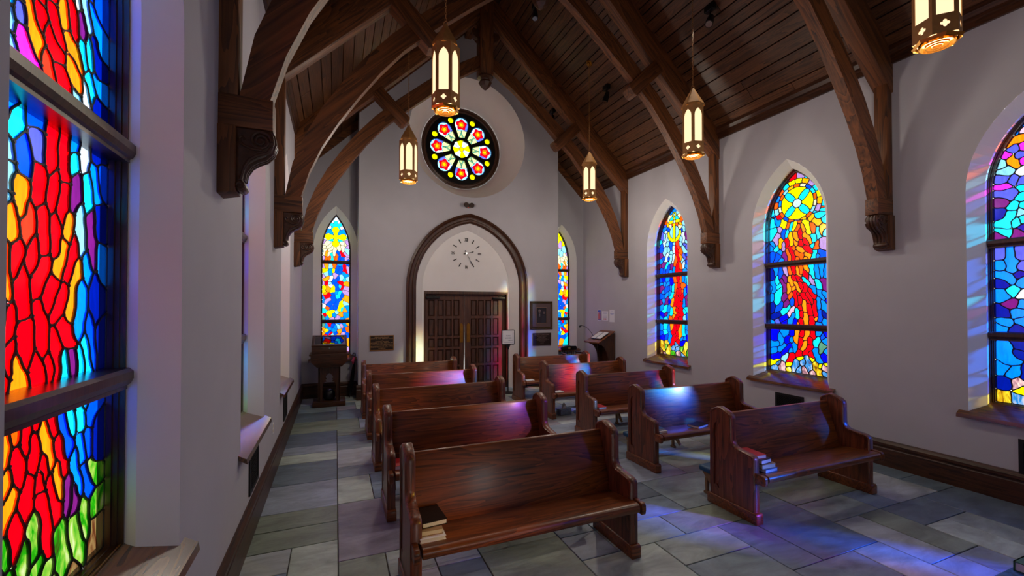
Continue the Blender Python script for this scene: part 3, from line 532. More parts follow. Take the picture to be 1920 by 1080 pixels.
def mixin(lab, cols, mask, code):
    cols.append(code); lab[mask] = len(cols) - 1
def sun_overlay(A, Z, lab, cols):
    x, y = -(A - 3.964), Z - 3.172; r = np.hypot(x, y); th = np.degrees(np.arctan2(y, x)) % 360
    rings = [(.335, .62, 'YoCglYoSgRoCYolC'), (.268, .335, 'oCgYlLoYCoRSYlgo')]
    for k, (ra, rb, cs) in enumerate(rings):
        for i in range(20):
            a = 18 * i + 4 * k
            m = (r >= ra) & (r < rb) & ((th - a) % 360 < 18) & (y > -.13 - .05 * k)
            if m.any(): mixin(lab, cols, m, cs[(i * 5 + k * 3) % len(cs)])
    cs = 'oCBcogLoScoBolgoLc'
    for i in range(18): mixin(lab, cols, (r >= .222) & (r < .268) & ((th - 20 * i) % 360 < 20) & (y > -.24), cs[i])
    for i in range(4): mixin(lab, cols, (r < .222) & ((th - 90 * i + 45) % 360 < 90), 'Y')
    for i in range(4):
        a = math.radians(45 + 90 * i); u = x * math.cos(a) + y * math.sin(a); v = -x * math.sin(a) + y * math.cos(a)
        mixin(lab, cols, (((u - .135) / .105) ** 2 + (v / .047) ** 2 < 1) & (r < .222), 'C')
    mixin(lab, cols, r < .062, 'w')
    return lab, cols
def anchor_overlay(A, Z, lab, cols):
    c, x = 6.272, None; x = A - c
    rm = np.hypot(x, Z - 3.15)
    mixin(lab, cols, (np.hypot(x, Z - 3.135) < .175) & (Z < 3.17), 'Y')
    mixin(lab, cols, (rm < .122) & (x < 0), 'L'); mixin(lab, cols, (rm < .122) & (x >= 0), 'L')
    mixin(lab, cols, (np.abs(x) < .030) & (Z > 2.97) & (Z < 3.32), 'Y'); mixin(lab, cols, (np.abs(x) < .026) & (Z >= 3.36) & (Z < 3.45), 'Y')
    bar = (np.abs(Z - 3.345) < .030)
    mixin(lab, cols, bar & (x < -.025) & (x > -.14), 'Y'); mixin(lab, cols, bar & (x > .025) & (x < .14), 'Y'); mixin(lab, cols, bar & (np.abs(x) <= .025), 'w')
    rr = np.hypot(x, Z - 3.475)
    for s in (-1, 1): mixin(lab, cols, (rr < .05) & (rr >= .026) & (x * s >= 0), 'Y')
    mixin(lab, cols, rr < .026, 'L')
    return lab, cols
def cross_overlay_for(cx):
    def ov(A, Z, lab, cols):
        x = A - cx; y = Z - 3.6; r = np.hypot(x, y); th = np.degrees(np.arctan2(x, -y))
        bands = [(0, .135, 'w'), (.135, .19, 'C'), (.19, .25, 'C'), (.25, .32, 'C'), (.32, .45, 'S'), (.45, .545, 'C')]
        for k, (ra, rb, cc) in enumerate(bands):
            m = (r >= ra) & (r < rb)
            if k in (1, 3, 5):
                wd = (9, 7, 4)[k // 2]; ac = (22, 24, 19)[k // 2]
                mixin(lab, cols, m & (th < -ac), 'C'); mixin(lab, cols, m & (th > ac), 'C'); mixin(lab, cols, m & (np.abs(th) <= ac), cc)
                for s in (-1, 1): mixin(lab, cols, m & (np.abs(th - s * ac) < wd), 'W')
            else: mixin(lab, cols, m, cc)
        Y0 = Z - 3.152
        for u, v in ((x, Y0), (Y0, x)):
            for s in (-1, 1):
                p = u * s
                lobe = np.hypot((p - .135) , v) < .066
                tip = (p > .13) & (p < .208) & (np.abs(v) < (.208 - p) * .95)
                stem = (p > .038) & (p < .135) & (np.abs(v) < .04)
                mixin(lab, cols, lobe | tip | stem, 'Y')
        mixin(lab, cols, (np.abs(x) < .04) & (np.abs(Y0) < .04), 'Y')
        return lab, cols
    return ov
rng = random.Random(3)
def fire_pick(c):
    def pick(a, z):
        d = abs(a - c)
        if z < 1.1: return rng.choice('GGNHG')
        if d < .13: return rng.choice('RRRoRO')
        if d < .22: return rng.choice('OoPCSL')
        return rng.choice('SCBDLSCV')
    return pick
sd = fill_random(seeds_of('L0'), 1.26, 1.47, .85, 3.6, .13, lambda a, z: rng.choice('LCSBOo'), rng)
sd = fill_random(sd, 1.47, 2.08, 3.1, 3.6, .11, lambda a, z: rng.choice('ROoCSB'), rng)
window(1, FL, LBAYS[0], SIDE, 'tall stained glass window nearest on the left wall, red and orange flames between blues', sd, lead=.0058, warp=.004, g=.005, gain=1.35)
for i in (1, 2):
    window(1 + i, FL, BAYS[i], SIDE, ['', 'second stained glass window along the left wall, seen edge on behind the first corbel', 'third stained glass window along the left wall, seen edge on near the display case'][i],
           fill_random([], BAYS[i] - .4, BAYS[i] + .4, .85, 3.6, .13, fire_pick(BAYS[i]), rng), g=.01)
sd = fill_random(seeds_of('R3'), 1.26, 2.06, .85, 3.6, .11, lambda a, z: rng.choice('YHKJ') if z < 1.0 else rng.choice('SCVBDLSPMO' if z > 2.6 else 'SSCBDVL'), rng)
window(4, FR, BAYS[0], SIDE, 'stained glass window at the right edge of the picture, deep blue waves', sd)
window(5, FR, BAYS[1], SIDE, 'stained glass window on the right wall with a yellow sun disc over flames', fill_random(seeds_of('R2'), 3.57, 4.37, .85, 3.6, .12, lambda a, z: rng.choice('SCB'), rng), sun_overlay, lead=.013)
window(6, FR, BAYS[2], SIDE, 'stained glass window on the right wall with a yellow anchor over a red flame', fill_random(seeds_of('R1'), 5.87, 6.67, .85, 3.6, .11, lambda a, z: rng.choice('SCBL'), rng), anchor_overlay, lead=.013)
for i, c in enumerate(BEHIND):            # two more bays of the same wall behind the viewpoint; the sun comes in through them
    window(10 + i, FR, c, SIDE, 'stained glass window on the right wall behind the viewpoint', fill_random([], c - .4, c + .4, .85, 3.6, .13, lambda a, z: rng.choice('NHgN' if i == 0 else 'NHND') if z > 3.2 else rng.choice('DPDNPN' if i == 0 else 'NDN') if z > (1.9 if i == 0 else 0) else rng.choice('SBUVMPSB'), rng), g=.01)
sb = [s for s in seeds_of('B1') if (s[1] + s[3]) / 2 < 3.02 or s[4] in 'cl']
window(7, FB, 0.0, BACK, 'narrow stained glass window in the left back bay with a yellow cross', fill_random(sb, -.24, .24, .84, 3.0, .07, lambda a, z: rng.choice('BSOCl'), rng), cross_overlay_for(-.008), 'sill_x', g=.005, gain=1.3, lead=.008)
sb = [(s[0] + 5.03, s[1], s[2] + 5.03, s[3], s[4]) for s in seeds_of('B1', flip=0.0)]
window(8, FB, 5.03, BACK, 'narrow stained glass window in the right back bay, half hidden by the entry wall', fill_random(sb, 4.79, 5.27, .84, 3.55, .075, lambda a, z: rng.choice('YYLlg' if z > 3 else 'BSOCR'), rng), None, 'sill_x', g=.006, gain=1.3, lead=.008)

# rose window
root = empty('window_9', (RW[0], RY, RW[1])); struct(root, 'round rose window with eight red rose petals of glass high above the door')
fz = lambda a, z, t: (a, t, z); R_ = .88
def teardrop(k):
    a = PI / 2 + k * PI / 4; pts = []
    for i in range(15):                            # round outer end, straight flanks to a narrow foot
        b = math.radians(-112 + 224 * i / 14); pts.append((.62 * R_ + .18 * R_ * math.cos(b), .18 * R_ * math.sin(b)))
    pts += [(.285 * R_, .072 * R_), (.285 * R_, -.072 * R_)]
    return [(u * math.cos(a) - v * math.sin(a), u * math.sin(a) + v * math.cos(a)) for u, v in pts]
hub = [((.205 + .02 * abs(math.cos(4 * t))) * R_ * math.cos(t), (.205 + .02 * abs(math.cos(4 * t))) * R_ * math.sin(t)) for t in [2 * PI * i / 48 for i in range(48)]]
holes_ = [teardrop(k) for k in range(8)] + [circ(.74 * R_ * math.cos(PI / 8 + k * PI / 4), .74 * R_ * math.sin(PI / 8 + k * PI / 4), .068 * R_, 16) for k in range(8)] + [hub]
mb = MB(); mb.prism([circ(0, 0, .90 * R_, 64)] + holes_, fz, -.015, .03)
mb.build('tracery_plate', M['black'], root)
mb = MB(); prev = None
for r, t in ((1.02 * R_, -.03), (.985 * R_, -.045), (.965 * R_, -.02), (.93 * R_, -.035), (.905 * R_, -.01), (.88 * R_, -.012)):
    cur = [(x, t, z) for x, z in circ(0, 0, r, 64)]
    if prev: mb.strip(prev, cur, True)
    prev = cur
mb.build('rose_frame', M['carved'], root, smooth=True)
def rose_inside(A, Z):
    r = np.hypot(A, Z); th = np.arctan2(Z, A); m = r < .225 * R_
    for k in range(8):
        a = PI / 2 + k * PI / 4; u = A * math.cos(a) + Z * math.sin(a); v = -A * math.sin(a) + Z * math.cos(a)
        wdt = np.clip(.08 + (u / R_ - .28) * .42, 0, .2) * R_
        m |= (np.hypot(u - .62 * R_, v) < .19 * R_) | ((u > .275 * R_) & (u < .56 * R_) & (np.abs(v) < wdt))
        b = PI / 8 + k * PI / 4; m |= np.hypot(A - .74 * R_ * math.cos(b), Z - .74 * R_ * math.sin(b)) < .078 * R_
    return m
def rose_overlay(A, Z, lab, cols):
    r = np.hypot(A, Z) / R_; th = np.degrees(np.arctan2(Z, A)) % 360
    for k in range(16): mixin(lab, cols, (r < .24) & ((th - 22.5 * k + 11.25) % 360 < 22.5), 'Y' if (k // 2) % 2 == 0 or k % 4 == 3 and False else ('Y' if k % 4 in (0, 1) else 'w'))
    mixin(lab, cols, r < .055, 'g')
    for k in range(8):
        a = PI / 2 + k * PI / 4; u = (A * math.cos(a) + Z * math.sin(a)) / R_; v = (-A * math.sin(a) + Z * math.cos(a)) / R_
        sec = (np.abs((th - 90 - 45 * k + 180) % 360 - 180) < 22.5) & (r > .245)
        b = PI / 8 + k * PI / 4
        t = sec
        q = np.hypot(u - .62, v); al = np.degrees(np.arctan2(v, u - .62)) % 360
        for j in range(5): mixin(lab, cols, t & (u > .47) & ((al - 72 * j) % 360 < 72), 'LwLVL'[j])
        mixin(lab, cols, t & (u <= .47) & (v > 0), 'e'); mixin(lab, cols, t & (u <= .47) & (v <= 0), 'e')
        stem = t & (u <= .47) & (np.abs(np.abs(v) - np.clip(.42 - u, 0, 1) * .42) < .013)
        mixin(lab, cols, stem, 'T'); mixin(lab, cols, t & (u <= .49) & (u > .40) & (np.abs(v) < .012), 'T')
        petal = .128 + .018 * np.cos(np.radians(al * 5))
        for j in range(3): mixin(lab, cols, t & (q < petal) & ((al - 120 * j) % 360 < 120), 'R')
        mixin(lab, cols, t & (u > .5) & (q > .172), 'S')
        for j in range(2): mixin(lab, cols, t & (q < .075 + .008 * np.cos(np.radians(al * 5 + 90))) & ((al - 180 * j) % 360 < 180), 'o')
        mixin(lab, cols, t & (q < .036), 'Y')
    for k in range(8):
        b = PI / 8 + k * PI / 4; mixin(lab, cols, np.hypot(A / R_ - .74 * math.cos(b), Z / R_ - .74 * math.sin(b)) < .09, 'Y')
    return lab, cols
panes(root, fz, rose_inside, (-.86, .86, -.86, .86), [(0, 0, 0, 0, 'w')], rose_overlay, g=.0045, dg=.012, lead=.007, warp=0, gain=2.0)

# ------------------------------------------------------------------ floor of slate slabs
mb = MB(); mb.add([(XL - .1, YF - .3, -.012), (XR + .1, YF - .3, -.012), (XR + .1, YB + .1, -.012), (XL - .1, YB + .1, -.012)], [(0, 1, 2, 3)])
floor = struct(mb.build('floor', M['grout']))
U = .3115; nx, ny = 20, 32; y_start = YB - ny * U
occ = [[False] * ny for _ in range(nx)]; rs = random.Random(21)
sizes = [(3, 2), (2, 2), (2, 1), (2, 3), (1, 1), (1, 2), (3, 1), (2, 2), (3, 2), (2, 1)]
SLATE = ['#6f7d84', '#848f8b', '#5c6a76', '#939a9f', '#727c70', '#7b7884', '#9aa69e', '#596676', '#808a9a', '#687888']
for j in range(ny - 1, -1, -1):
    for i in range(nx):
        if occ[i][j]: continue
        rs.shuffle(sizes)
        for a, b in sizes + [(1, 1)]:
            if i + a <= nx and j - b + 1 >= 0 and all(not occ[i + p][j - q] for p in range(a) for q in range(b)): break
        for p in range(a):
            for q in range(b): occ[i + p][j - q] = True
        x0, y1 = XL + i * U, y_start + (j + 1) * U; w_, d_ = a * U, b * U
        if y1 < -.2: continue
        mb = MB(); g2 = .0035; h = rs.uniform(-.0012, .0012)
        mb.box(-w_ / 2 + g2, w_ / 2 - g2, -d_ / 2 + g2, d_ / 2 - g2, -.02, 0)
        o = mb.build('slate_slab', M['slate'], floor, (x0 + w_ / 2, y1 - d_ / 2, h), bevel=.003, seg=1)
        o.color = rgb(rs.choice(SLATE))
mb = MB()
if y_start > YF: mb.box(XL, XR, YF, -.05, -.02, -.004); 
# slabs behind the camera are one plain strip of the same stone
if mb.v:
    o = mb.build('slate_strip', M['slate'], floor); o.color = rgb('#6c7478')

# ------------------------------------------------------------------ ceiling of oak planks
mb = MB()
for s in (1, -1):
    x0, x1 = (XR + .15, CX) if s > 0 else (XL - .15, CX)
    zz = lambda x: ZE + SL * (x - XL if s < 0 else XR - x) + .045
    mb.add([(x0, YF - .3, zz(x0)), (x0, YB + .2, zz(x0)), (x1, YB + .2, zz(x1)), (x1, YF - .3, zz(x1))], [(0, 1, 2, 3)])
ceiling = struct(mb.build('ceiling', M['groove']))
rs = random.Random(5); th_ = math.atan(SL); LEN = (CX - XL) / math.cos(th_)
for s in (1, -1):
    d = 0.0
    while d < LEN - .02:
        wd = rs.choice([.09, .13, .17, .19, .21]); wd = min(wd, LEN - d)
        cuts = [YF, rs.uniform(2, 7), YB + .05] if rs.random() < .75 else [YF, YB + .05]
        for y0, y1 in zip(cuts[:-1], cuts[1:]):
            mb = MB(); lift = rs.uniform(0, .003)
            P_ = []
            for dd, hh in ((d + .006, lift), (d + wd - .006, lift), (d + wd - .006, .03), (d + .006, .03)):
                x = dd * math.cos(th_) - hh * math.sin(th_); z = dd * math.sin(th_) + hh * math.cos(th_)
                P_.append(((XR - x) if s > 0 else (XL + x), ZE + z))
            mb.prism([P_], lambda a, b, t: (a, t, b), y0 + .002, y1 - .002)
            mb.build('ceiling_plank', M['plank'], ceiling, bevel=.0035, seg=1)
        d += wd

# ------------------------------------------------------------------ trim and baseboards
k = 1
for s in (1, -1):
    w0 = XR if s > 0 else XL
    P_ = [(0, 4.41), (.03, 4.41), (.03, 4.47), (.045, 4.48), (.045, 4.51), (.07, 4.55), (.07, 4.60), (0, 4.60)]
    mb = MB(); mb.prism([P_], lambda u, z, t: (w0 - s * u, t, z), YF, YB)
    struct(mb.build('trim_%d' % k, M['trim_y'])); k += 1
for (xa, xb, yy, hh) in ((XL, WX0, YB, .17), (WX1, XR, YB, .17), (WX0, CX, YV, .07), (CX, WX1, YV, .07)):
    mb = MB(); mb.prism([[(xa, ceil_z(xa) - hh), (xb, ceil_z(xb) - hh), (xb, ceil_z(xb) + .02), (xa, ceil_z(xa) + .02)]], lambda a, z, t: (a, yy - t, z), 0, .035)
    struct(mb.build('trim_%d' % k, M['beam_x'])); k += 1
BP = [(0, 0), (.026, 0), (.026, .19), (.020, .20), (.020, .215), (.032, .225), (.032, .25), (.014, .27), (.008, .285), (0, .285)]
def baseboard(name, f, a0, a1, mat):
    mb = MB(); mb.prism([BP], f, a0, a1); struct(mb.build(name, M[mat]))
baseboard('baseboard_left', lambda u, z, t: (XL + u, t, z), YF, YB, 'trim_y')
baseboard('baseboard_right', lambda u, z, t: (XR - u, t, z), YF, YB, 'trim_y')
baseboard('baseboard_back_left', lambda u, z, t: (t, YB - u, z), XL, WX0, 'trim_x')
baseboard('baseboard_back_right', lambda u, z, t: (t, YB - u, z), WX1, XR, 'trim_x')
baseboard('baseboard_entry_left', lambda u, z, t: (t, YV - u, z), WX0 - .03, DX - 1.305, 'trim_x')
baseboard('baseboard_entry_right', lambda u, z, t: (t, YV - u, z), DX + 1.305, WX1 + .03, 'trim_x')
baseboard('baseboard_entry_return', lambda u, z, t: (WX0 - u, t, z), YV, YB, 'trim_y')

# ------------------------------------------------------------------ door in its pointed arch
door = empty('door_1', (DX, YV, 0)); struct(door, 'dark oak double door of small panels in a pointed arch, its leaves slightly ajar')
L2 = lambda h, t, base=0.0: [(a - DX, t, z) for a, z in casing(h, base)]
mb = MB(); prev = None
for h, t in ((1.305, .005), (1.305, -.05), (1.265, -.062), (1.25, -.04), (1.235, -.03), (1.19, -.03), (1.18, -.05), (1.15, -.055), (1.125, -.04), (1.11, -.02), (1.108, .01)):
    cur = L2(h, t)
    if prev: mb.strip(prev, cur)
    prev = cur
mb.build('arch_casing', M['trim_z'], door, smooth=True)
mb = MB(); IN = lambda h, t: [(a, t, z) for a, z in arch(0, h, 0, 2.12, 3.37, 14)]
mb.strip(L2(1.112, .0), IN(.955, .17)); mb.strip(IN(.955, .17), IN(.955, .20)); mb.build('arch_reveal', M['reveal'], door)
mb = MB(); mb.prism([arch(0, .955, 2.084, 2.12, 3.37, 14)], lambda a, z, t: (a, t, z), .185, .31); mb.build('tympanum', M['reveal'], door)
mb = MB()
for s in (-1, 1): mb.box(min(s * .955, s * .92), max(s * .955, s * .92), .182, .40, 0, 2.10)
mb.build('jamb', M['reveal'], door)
mb = MB(); mb.prism([[(-.925, 0), (-.885, 0), (-.885, 2.02), (.885, 2.02), (.885, 0), (.925, 0), (.925, 2.085), (-.925, 2.085)]], lambda a, z, t: (a, t, z), .186, .40)
mb.build('door_frame', M['trim_z'], door, bevel=.004)
rows = [(1.903, 1.565), (1.507, 1.146), (1.10, .913), (.866, .54), (.493, .155)]
for s, cols_ in ((-1, (1.83, 2.02, 2.19, 2.36)), (1, (2.74, 2.90, 3.07, 3.24))):
    lf = empty('door_leaf', (0, 0, 0)); lf.parent = door
    a0, a1 = (-.892, -.035) if s < 0 else (-.030, .892)
    edge = [(a0, .01), (a1, .01), (a1, 2.035), (a0, 2.035)]
    if s < 0: edge = [(a0, .01), (a1 - .022, .01), (a1, 1.45), (a1, 2.035), (a0, 2.035)]
    hs_ = [rect(c - DX - .066, c - DX + .066, z1, z0) for c in cols_ for z0, z1 in rows]
    mb = MB(); mb.prism([edge] + hs_, lambda a, z, t: (a, t, z), .27, .31); mb.prism([edge], lambda a, z, t: (a, t, z), .305, .325)
    mb.build('stiles_and_rails', M['door'], lf)
    for c in cols_:
        for z0, z1 in rows:
            mb = MB(); x0, x1 = c - DX - .062, c - DX + .062
            r0 = [(x0, .303, z1), (x1, .303, z1), (x1, .303, z0), (x0, .303, z0)]; q = .022
            r1 = [(x0 + q, .285, z1 + q), (x1 - q, .285, z1 + q), (x1 - q, .285, z0 - q), (x0 + q, .285, z0 - q)]
            r2 = [(x0 + .005, .290, z1 + .005), (x1 - .005, .290, z1 + .005), (x1 - .005, .290, z0 - .005), (x0 + .005, .290, z0 - .005)]
            r3 = [(x0 + q - .005, .300, z1 + q - .005), (x1 - q + .005, .300, z1 + q - .005), (x1 - q + .005, .300, z0 - q + .005), (x0 + q - .005, .300, z0 - q + .005)]
            mb.strip(r0, r2, True); mb.strip(r2, r3, True); mb.strip(r3, r1, True); mb.add(r1, [(0, 1, 2, 3)])
            mb.build('panel', M['panel'], lf)
    mb = MB(); c = a1 - .075 if s < 0 else a0 + .075
    mb.prism([arch(c, .035, 1.0, 1.36, 1.41, 4)], lambda a, z, t: (a, t, z), .262, .272); mb.build('push_plate', M['brass'], lf)
    mb = MB(); c = a0 + .17 if s < 0 else a1 - .17
    mb.box(c - .14, c + .14, .20, .27, 1.925, 1.965); mb.tube([(c, .22, 1.965), (c - s * .05, .17, 1.99), (c + s * .12, .2, 2.0)], .009, 6); mb.build('door_closer', M['iron'], lf, bevel=.004)

# ------------------------------------------------------------------ roof trusses
def make_truss():
    root = empty('roof_truss', (CX, 0, 0)); HX = CX - XL; T = .13
    for s in (1, -1):
        X = lambda u: s * (HX - u)
        F_ = lambda u, z, t: (X(u), t, z)
        mat_d = 'beam_l' if s > 0 else 'beam_r'
        mb = MB(); mb.prism([[(-.01, 2.37), (.085, 2.39), (.085, 2.75), (-.01, 2.75)]], F_, -.015, T + .015); cb = mb.build('corbel', M['beam_z'], root, bevel=.005)
        mb = MB()
        pr_ = [(.08, 2.75), (.245, 2.75), (.268, 2.725), (.272, 2.68), (.258, 2.63), (.225, 2.595), (.185, 2.575), (.15, 2.548), (.125, 2.505), (.115, 2.455), (.128, 2.44), (.132, 2.42), (.118, 2.40), (.10, 2.395), (.08, 2.41)]
        mb.prism([pr_], F_, .008, T - .008)
        mb.build('scroll_bracket', M['carved'], cb, bevel=.008)
        mb = MB()
        for y in (.004, T - .004):
            sp = []
            for i in range(34):
                a = i / 33 * 4.6 * PI; r = .056 - .048 * i / 33; sp.append(F_(.205 + r * math.cos(a), 2.685 + r * math.sin(a), y))
            mb.tube(sp, [.010 - .004 * i / 33 for i in range(34)], 6)
            mb.tube([F_(u, z, y) for u, z in ((.262, 2.66), (.235, 2.62), (.19, 2.603), (.15, 2.575), (.125, 2.53), (.112, 2.48), (.105, 2.455))], .009, 6)
            mb.tube([F_(.105 + .018 * math.cos(a), 2.425 + .018 * math.sin(a), y) for a in [i * PI / 5 for i in range(11)]], .007, 6)
            mb.tube([F_(u, z, y) for u, z in ((.21, 2.635), (.17, 2.635), (.13, 2.648), (.105, 2.665), (.10, 2.69), (.115, 2.70), (.125, 2.685))], .008, 6)
        for t in (.035, .065, .095): mb.tube([F_(u, z, t) for u, z in ((.262, 2.735), (.272, 2.68), (.258, 2.63), (.225, 2.595), (.185, 2.575), (.15, 2.548), (.125, 2.505), (.117, 2.46))], .011, 6)
        mb.build('carving', M['carved'], cb, smooth=True)
        mb = MB(); mb.prism([[(-.01, 2.75), (.265, 2.75), (.265, 2.925), (-.01, 2.925)]], F_, .0, T); mb.build('corbel_block', M['beam_x'], root, bevel=.006)
        mb = MB(); mb.prism([[(-.01, 2.925), (.092, 2.925), (.092, 4.26), (-.01, 4.26)]], F_, .004, T - .004); mb.build('wall_post', M['beam_z'], root, bevel=.005)
        lo = [(.25, 2.925), (.33, 3.2), (.45, 3.48), (.62, 3.78), (.83, 4.1), (1.06, 4.42), (1.33, 4.74), (1.7, 5.08), (2.15, 5.46), (2.6, 5.82), (2.99, 6.08)]
        hi = [(.10, 2.925), (.17, 3.28), (.29, 3.6), (.46, 3.93), (.68, 4.27), (.91, 4.58), (1.19, 4.9), (1.57, 5.26), (2.03, 5.65), (2.52, 6.03), (2.99, 6.32)]
        mb = MB(); Tb = .118; y0 = .006
        for a, b in ((lo, y0), (hi, y0)): pass
        A0 = [F_(u, z, y0) for u, z in lo]; A1 = [F_(u, z, Tb) for u, z in lo]; B0 = [F_(u, z, y0) for u, z in hi]; B1 = [F_(u, z, Tb) for u, z in hi]
        mb.strip(A0, B0); mb.strip(B0, B1); mb.strip(B1, A1); mb.strip(A1, A0); mb.add([A0[0], A1[0], B1[0], B0[0]], [(0, 1, 2, 3)]); mb.add([A0[-1], A1[-1], B1[-1], B0[-1]], [(3, 2, 1, 0)])
        mb.build('arched_brace', M[mat_d], root, smooth=True)
        mb = MB(); ulo = lambda u: 4.09 + .965 * u; uhi = lambda u: ZE + .03 + SL * u
        mb.prism([[(-.01, ulo(0)), (3.05, ulo(3.05)), (3.05, uhi(3.05)), (-.01, uhi(0))]], F_, -.01, T + .02); mb.build('rafter', M[mat_d], root, bevel=.006)
        d_ = Vector((.72, -.69)).normalized(); n_ = Vector((-d_.y, d_.x)); c_ = Vector((1.46, 5.09)); pts = []
        for p, q in ((-.34, -.1), (.30, -.1), (.33, -.06), (.33, .06), (.30, .1), (-.34, .1)): v = c_ + d_ * p + n_ * q; pts.append((v.x, v.y))
        mb = MB(); mb.prism([pts], F_, -.03, T + .03); mb.build('collar_block', M['beam_l' if s < 0 else 'beam_r'], root, bevel=.008)
        mb = MB(); mb.prism([[(3.0, 6.78), (2.87, 6.80), (2.84, 6.73), (2.88, 6.66), (2.955, 6.62), (3.0, 6.5)]], F_, .02, T - .02); mb.build('post_bracket', M['carved'], root, bevel=.006)
    mb = MB(); mb.box(-.125, .125, -.04, T + .08, 5.98, 7.5); kp = mb.build('king_post', M['beam_z'], root, bevel=.012)
    mb = MB(); mb.lathe([(.12, 5.98), (.15, 5.965), (.15, 5.94), (.085, 5.92), (.07, 5.90), (.115, 5.875), (.12, 5.85), (.085, 5.79), (.03, 5.735), (.004, 5.72)], (0, .07, 0), 8, ph=PI / 8)
    mb.build('pendant_finial', M['carved'], kp)
    return root
tr = make_truss()
for i, (y, lb) in enumerate(((7.377, 'arched oak roof truss farthest away, its finial hanging before the rose window'), (5.069, 'arched oak roof truss in the middle, between the anchor window and the sun window'),
                            (2.766, 'arched oak roof truss nearest the camera, its left scroll corbel beside the big red window'))):
    t = tr if i == 0 else copy_tree(tr)
    t.location = (CX, y, 0); tag(t, lb, 'roof truss', 'oak roof trusses')
mb = MB(); mb.box(CX - .07, CX + .07, YF, YV - .02, 7.33, 7.52); struct(mb.build('beam_ridge', M['beam_y']))

# ------------------------------------------------------------------ pews
def smooth_path(p): return p
PF = [(.095, 0.09), (.095, .815), (.075, .838), (.01, .868), (-.005, .868), (-.085, .838), (-.115, .812), (-.12, .79), (-.122, .62), (-.128, .592), (-.145, .568), (-.17, .556), (-.22, .548), (-.30, .538), (-.328, .528), (-.34, .508), (-.34, .09)]
def make_pew(hw):
    root = empty('pew', (0, 0, 0)); tk = .055
    for s in (-1, 1):
        F_ = lambda a, z, t: (s * (hw - t), a, z)
        lan = arch(.03, .028, .15, .68, .735, 4)
        mb = MB(); mb.prism([PF, lan], F_, 0, .012, back=False); mb.prism([PF], F_, .012, tk)
        ep = mb.build('end_panel', M['pew_z'], root)
        mb = MB()                                              # moulded edge that follows the outline
        P_ = [Vector(p) for p in PF]; k = len(P_)
        def off(dv):
            out = []
            for i in range(k):
                a = P_[max(i - 1, 0)]; b = P_[min(i + 1, k - 1)]; t = (b - a).normalized(); nn = Vector((t.y, -t.x))
                if i == 0: nn = Vector((1, 0))
                if i == k - 1: nn = Vector((-1, 0))
                out.append(P_[i] + nn * dv)
            return out
        rings = [off(-.016), off(-.012), off(.0), off(.006), off(.006), off(.0), off(-.012), off(-.016)]
        ts = [-.001, -.006, -.006, .002, tk - .002, tk + .006, tk + .006, tk + .001]
        for (r0, t0), (r1, t1) in zip(zip(rings[:-1], ts[:-1]), zip(rings[1:], ts[1:])):
            mb.strip([F_(p.x, p.y, t0) for p in r0], [F_(p.x, p.y, t1) for p in r1])
        mb.build('edge_moulding', M['pew_z'], ep, smooth=True)
        mb = MB(); mb.prism([[(.002, .15), (.058, .15), (.058, .178), (.03, .185)]], F_, .0005, .012); mb.build('lancet_foot', M['tan_cover'] if False else M['pew_z'], ep)
        mb = MB(); mb.prism([[(.125, 0), (.125, .075), (.115, .09), (-.36, .09), (-.372, .075), (-.372, 0)]], F_, -.012, tk + .012); mb.build('base_shoe', M['pew_x'], root, bevel=.006)
        mb = MB(); mb.prism([[(-.33, .33), (-.435, .33), (-.442, .36), (-.44, .395), (-.425, .41), (-.33, .413)]], F_, .0, .035); mb.build('seat_bracket', M['pew_x'], root, bevel=.006)
    b = hw - tk + .004
    F_ = lambda a, z, t: (t, a, z)
    mb = MB(); mb.prism([[(-.095, .365), (.028, .782), (.034, .796), (.05, .80), (.062, .79), (.06, .775), (-.06, .36)]], F_, -b, b); mb.build('backrest', M['pew_x'], root, bevel=.004)
    mb = MB(); mb.prism([[(-.06, .345), (-.095, .375), (-.30, .398), (-.40, .408), (-.425, .405), (-.438, .392), (-.44, .372), (-.432, .352), (-.41, .342), (-.38, .345), (-.36, .365), (-.1, .34)]], F_, -b, b); mb.build('seat', M['pew_x'], root, smooth=True)
    # folding kneeler on the rear side
    mb = MB(); mb.box(-b + .03, b - .03, .17, .32, .20, .255); mb.build('kneeler_pad', M['blue_pad'], root, bevel=.02, seg=3)
    for x in (-b + .06, 0, b - .06):
        mb = MB(); mb.prism([[(.10, .06), (.12, .05), (.24, .14), (.29, .2), (.20, .2)]], F_, x - .012, x + .012)
        mb.prism([[(.20, 0), (.27, 0), (.27, .02), (.25, .03), (.255, .15), (.225, .15), (.225, .03), (.20, .02)]], F_, x - .016, x + .016)
        mb.build('kneeler_leg', M['bracket'], root, bevel=.003, seg=1)
    return root
rows_y = [2.835, 4.01, 5.175, 6.35, 7.51]
names_ = ['front', 'second', 'third', 'fourth', 'rearmost']
def pew_label(side, i):
    base = {'L': 'left block', 'R': 'right block'}[side]
    ext = {('L', 0): 'nearest long oak pew, whole seat in view with black and white books on it', ('R', 0): 'oak pew at the right front, stack of four books on its seat',
           ('R', 1): 'oak pew behind the right front one, a black book lying alone on its seat', ('R', 2): 'third oak pew back in the right block, below the anchor window sill',
           ('R', 3): 'fourth oak pew back in the right block, tissue box on the floor beneath it', ('R', 4): 'rearmost oak pew of the right block, beside the black chair',
           ('L', 1): 'second oak pew back in the left block, red book at its aisle end', ('L', 2): 'third oak pew back in the left block, mid way to the door',
           ('L', 3): 'fourth oak pew back in the left block, last but one before the door', ('L', 4): 'rearmost oak pew of the left block, right in front of the double door'}
    return ext[(side, i)]
pl_, pr2 = make_pew(.785), make_pew(.785)
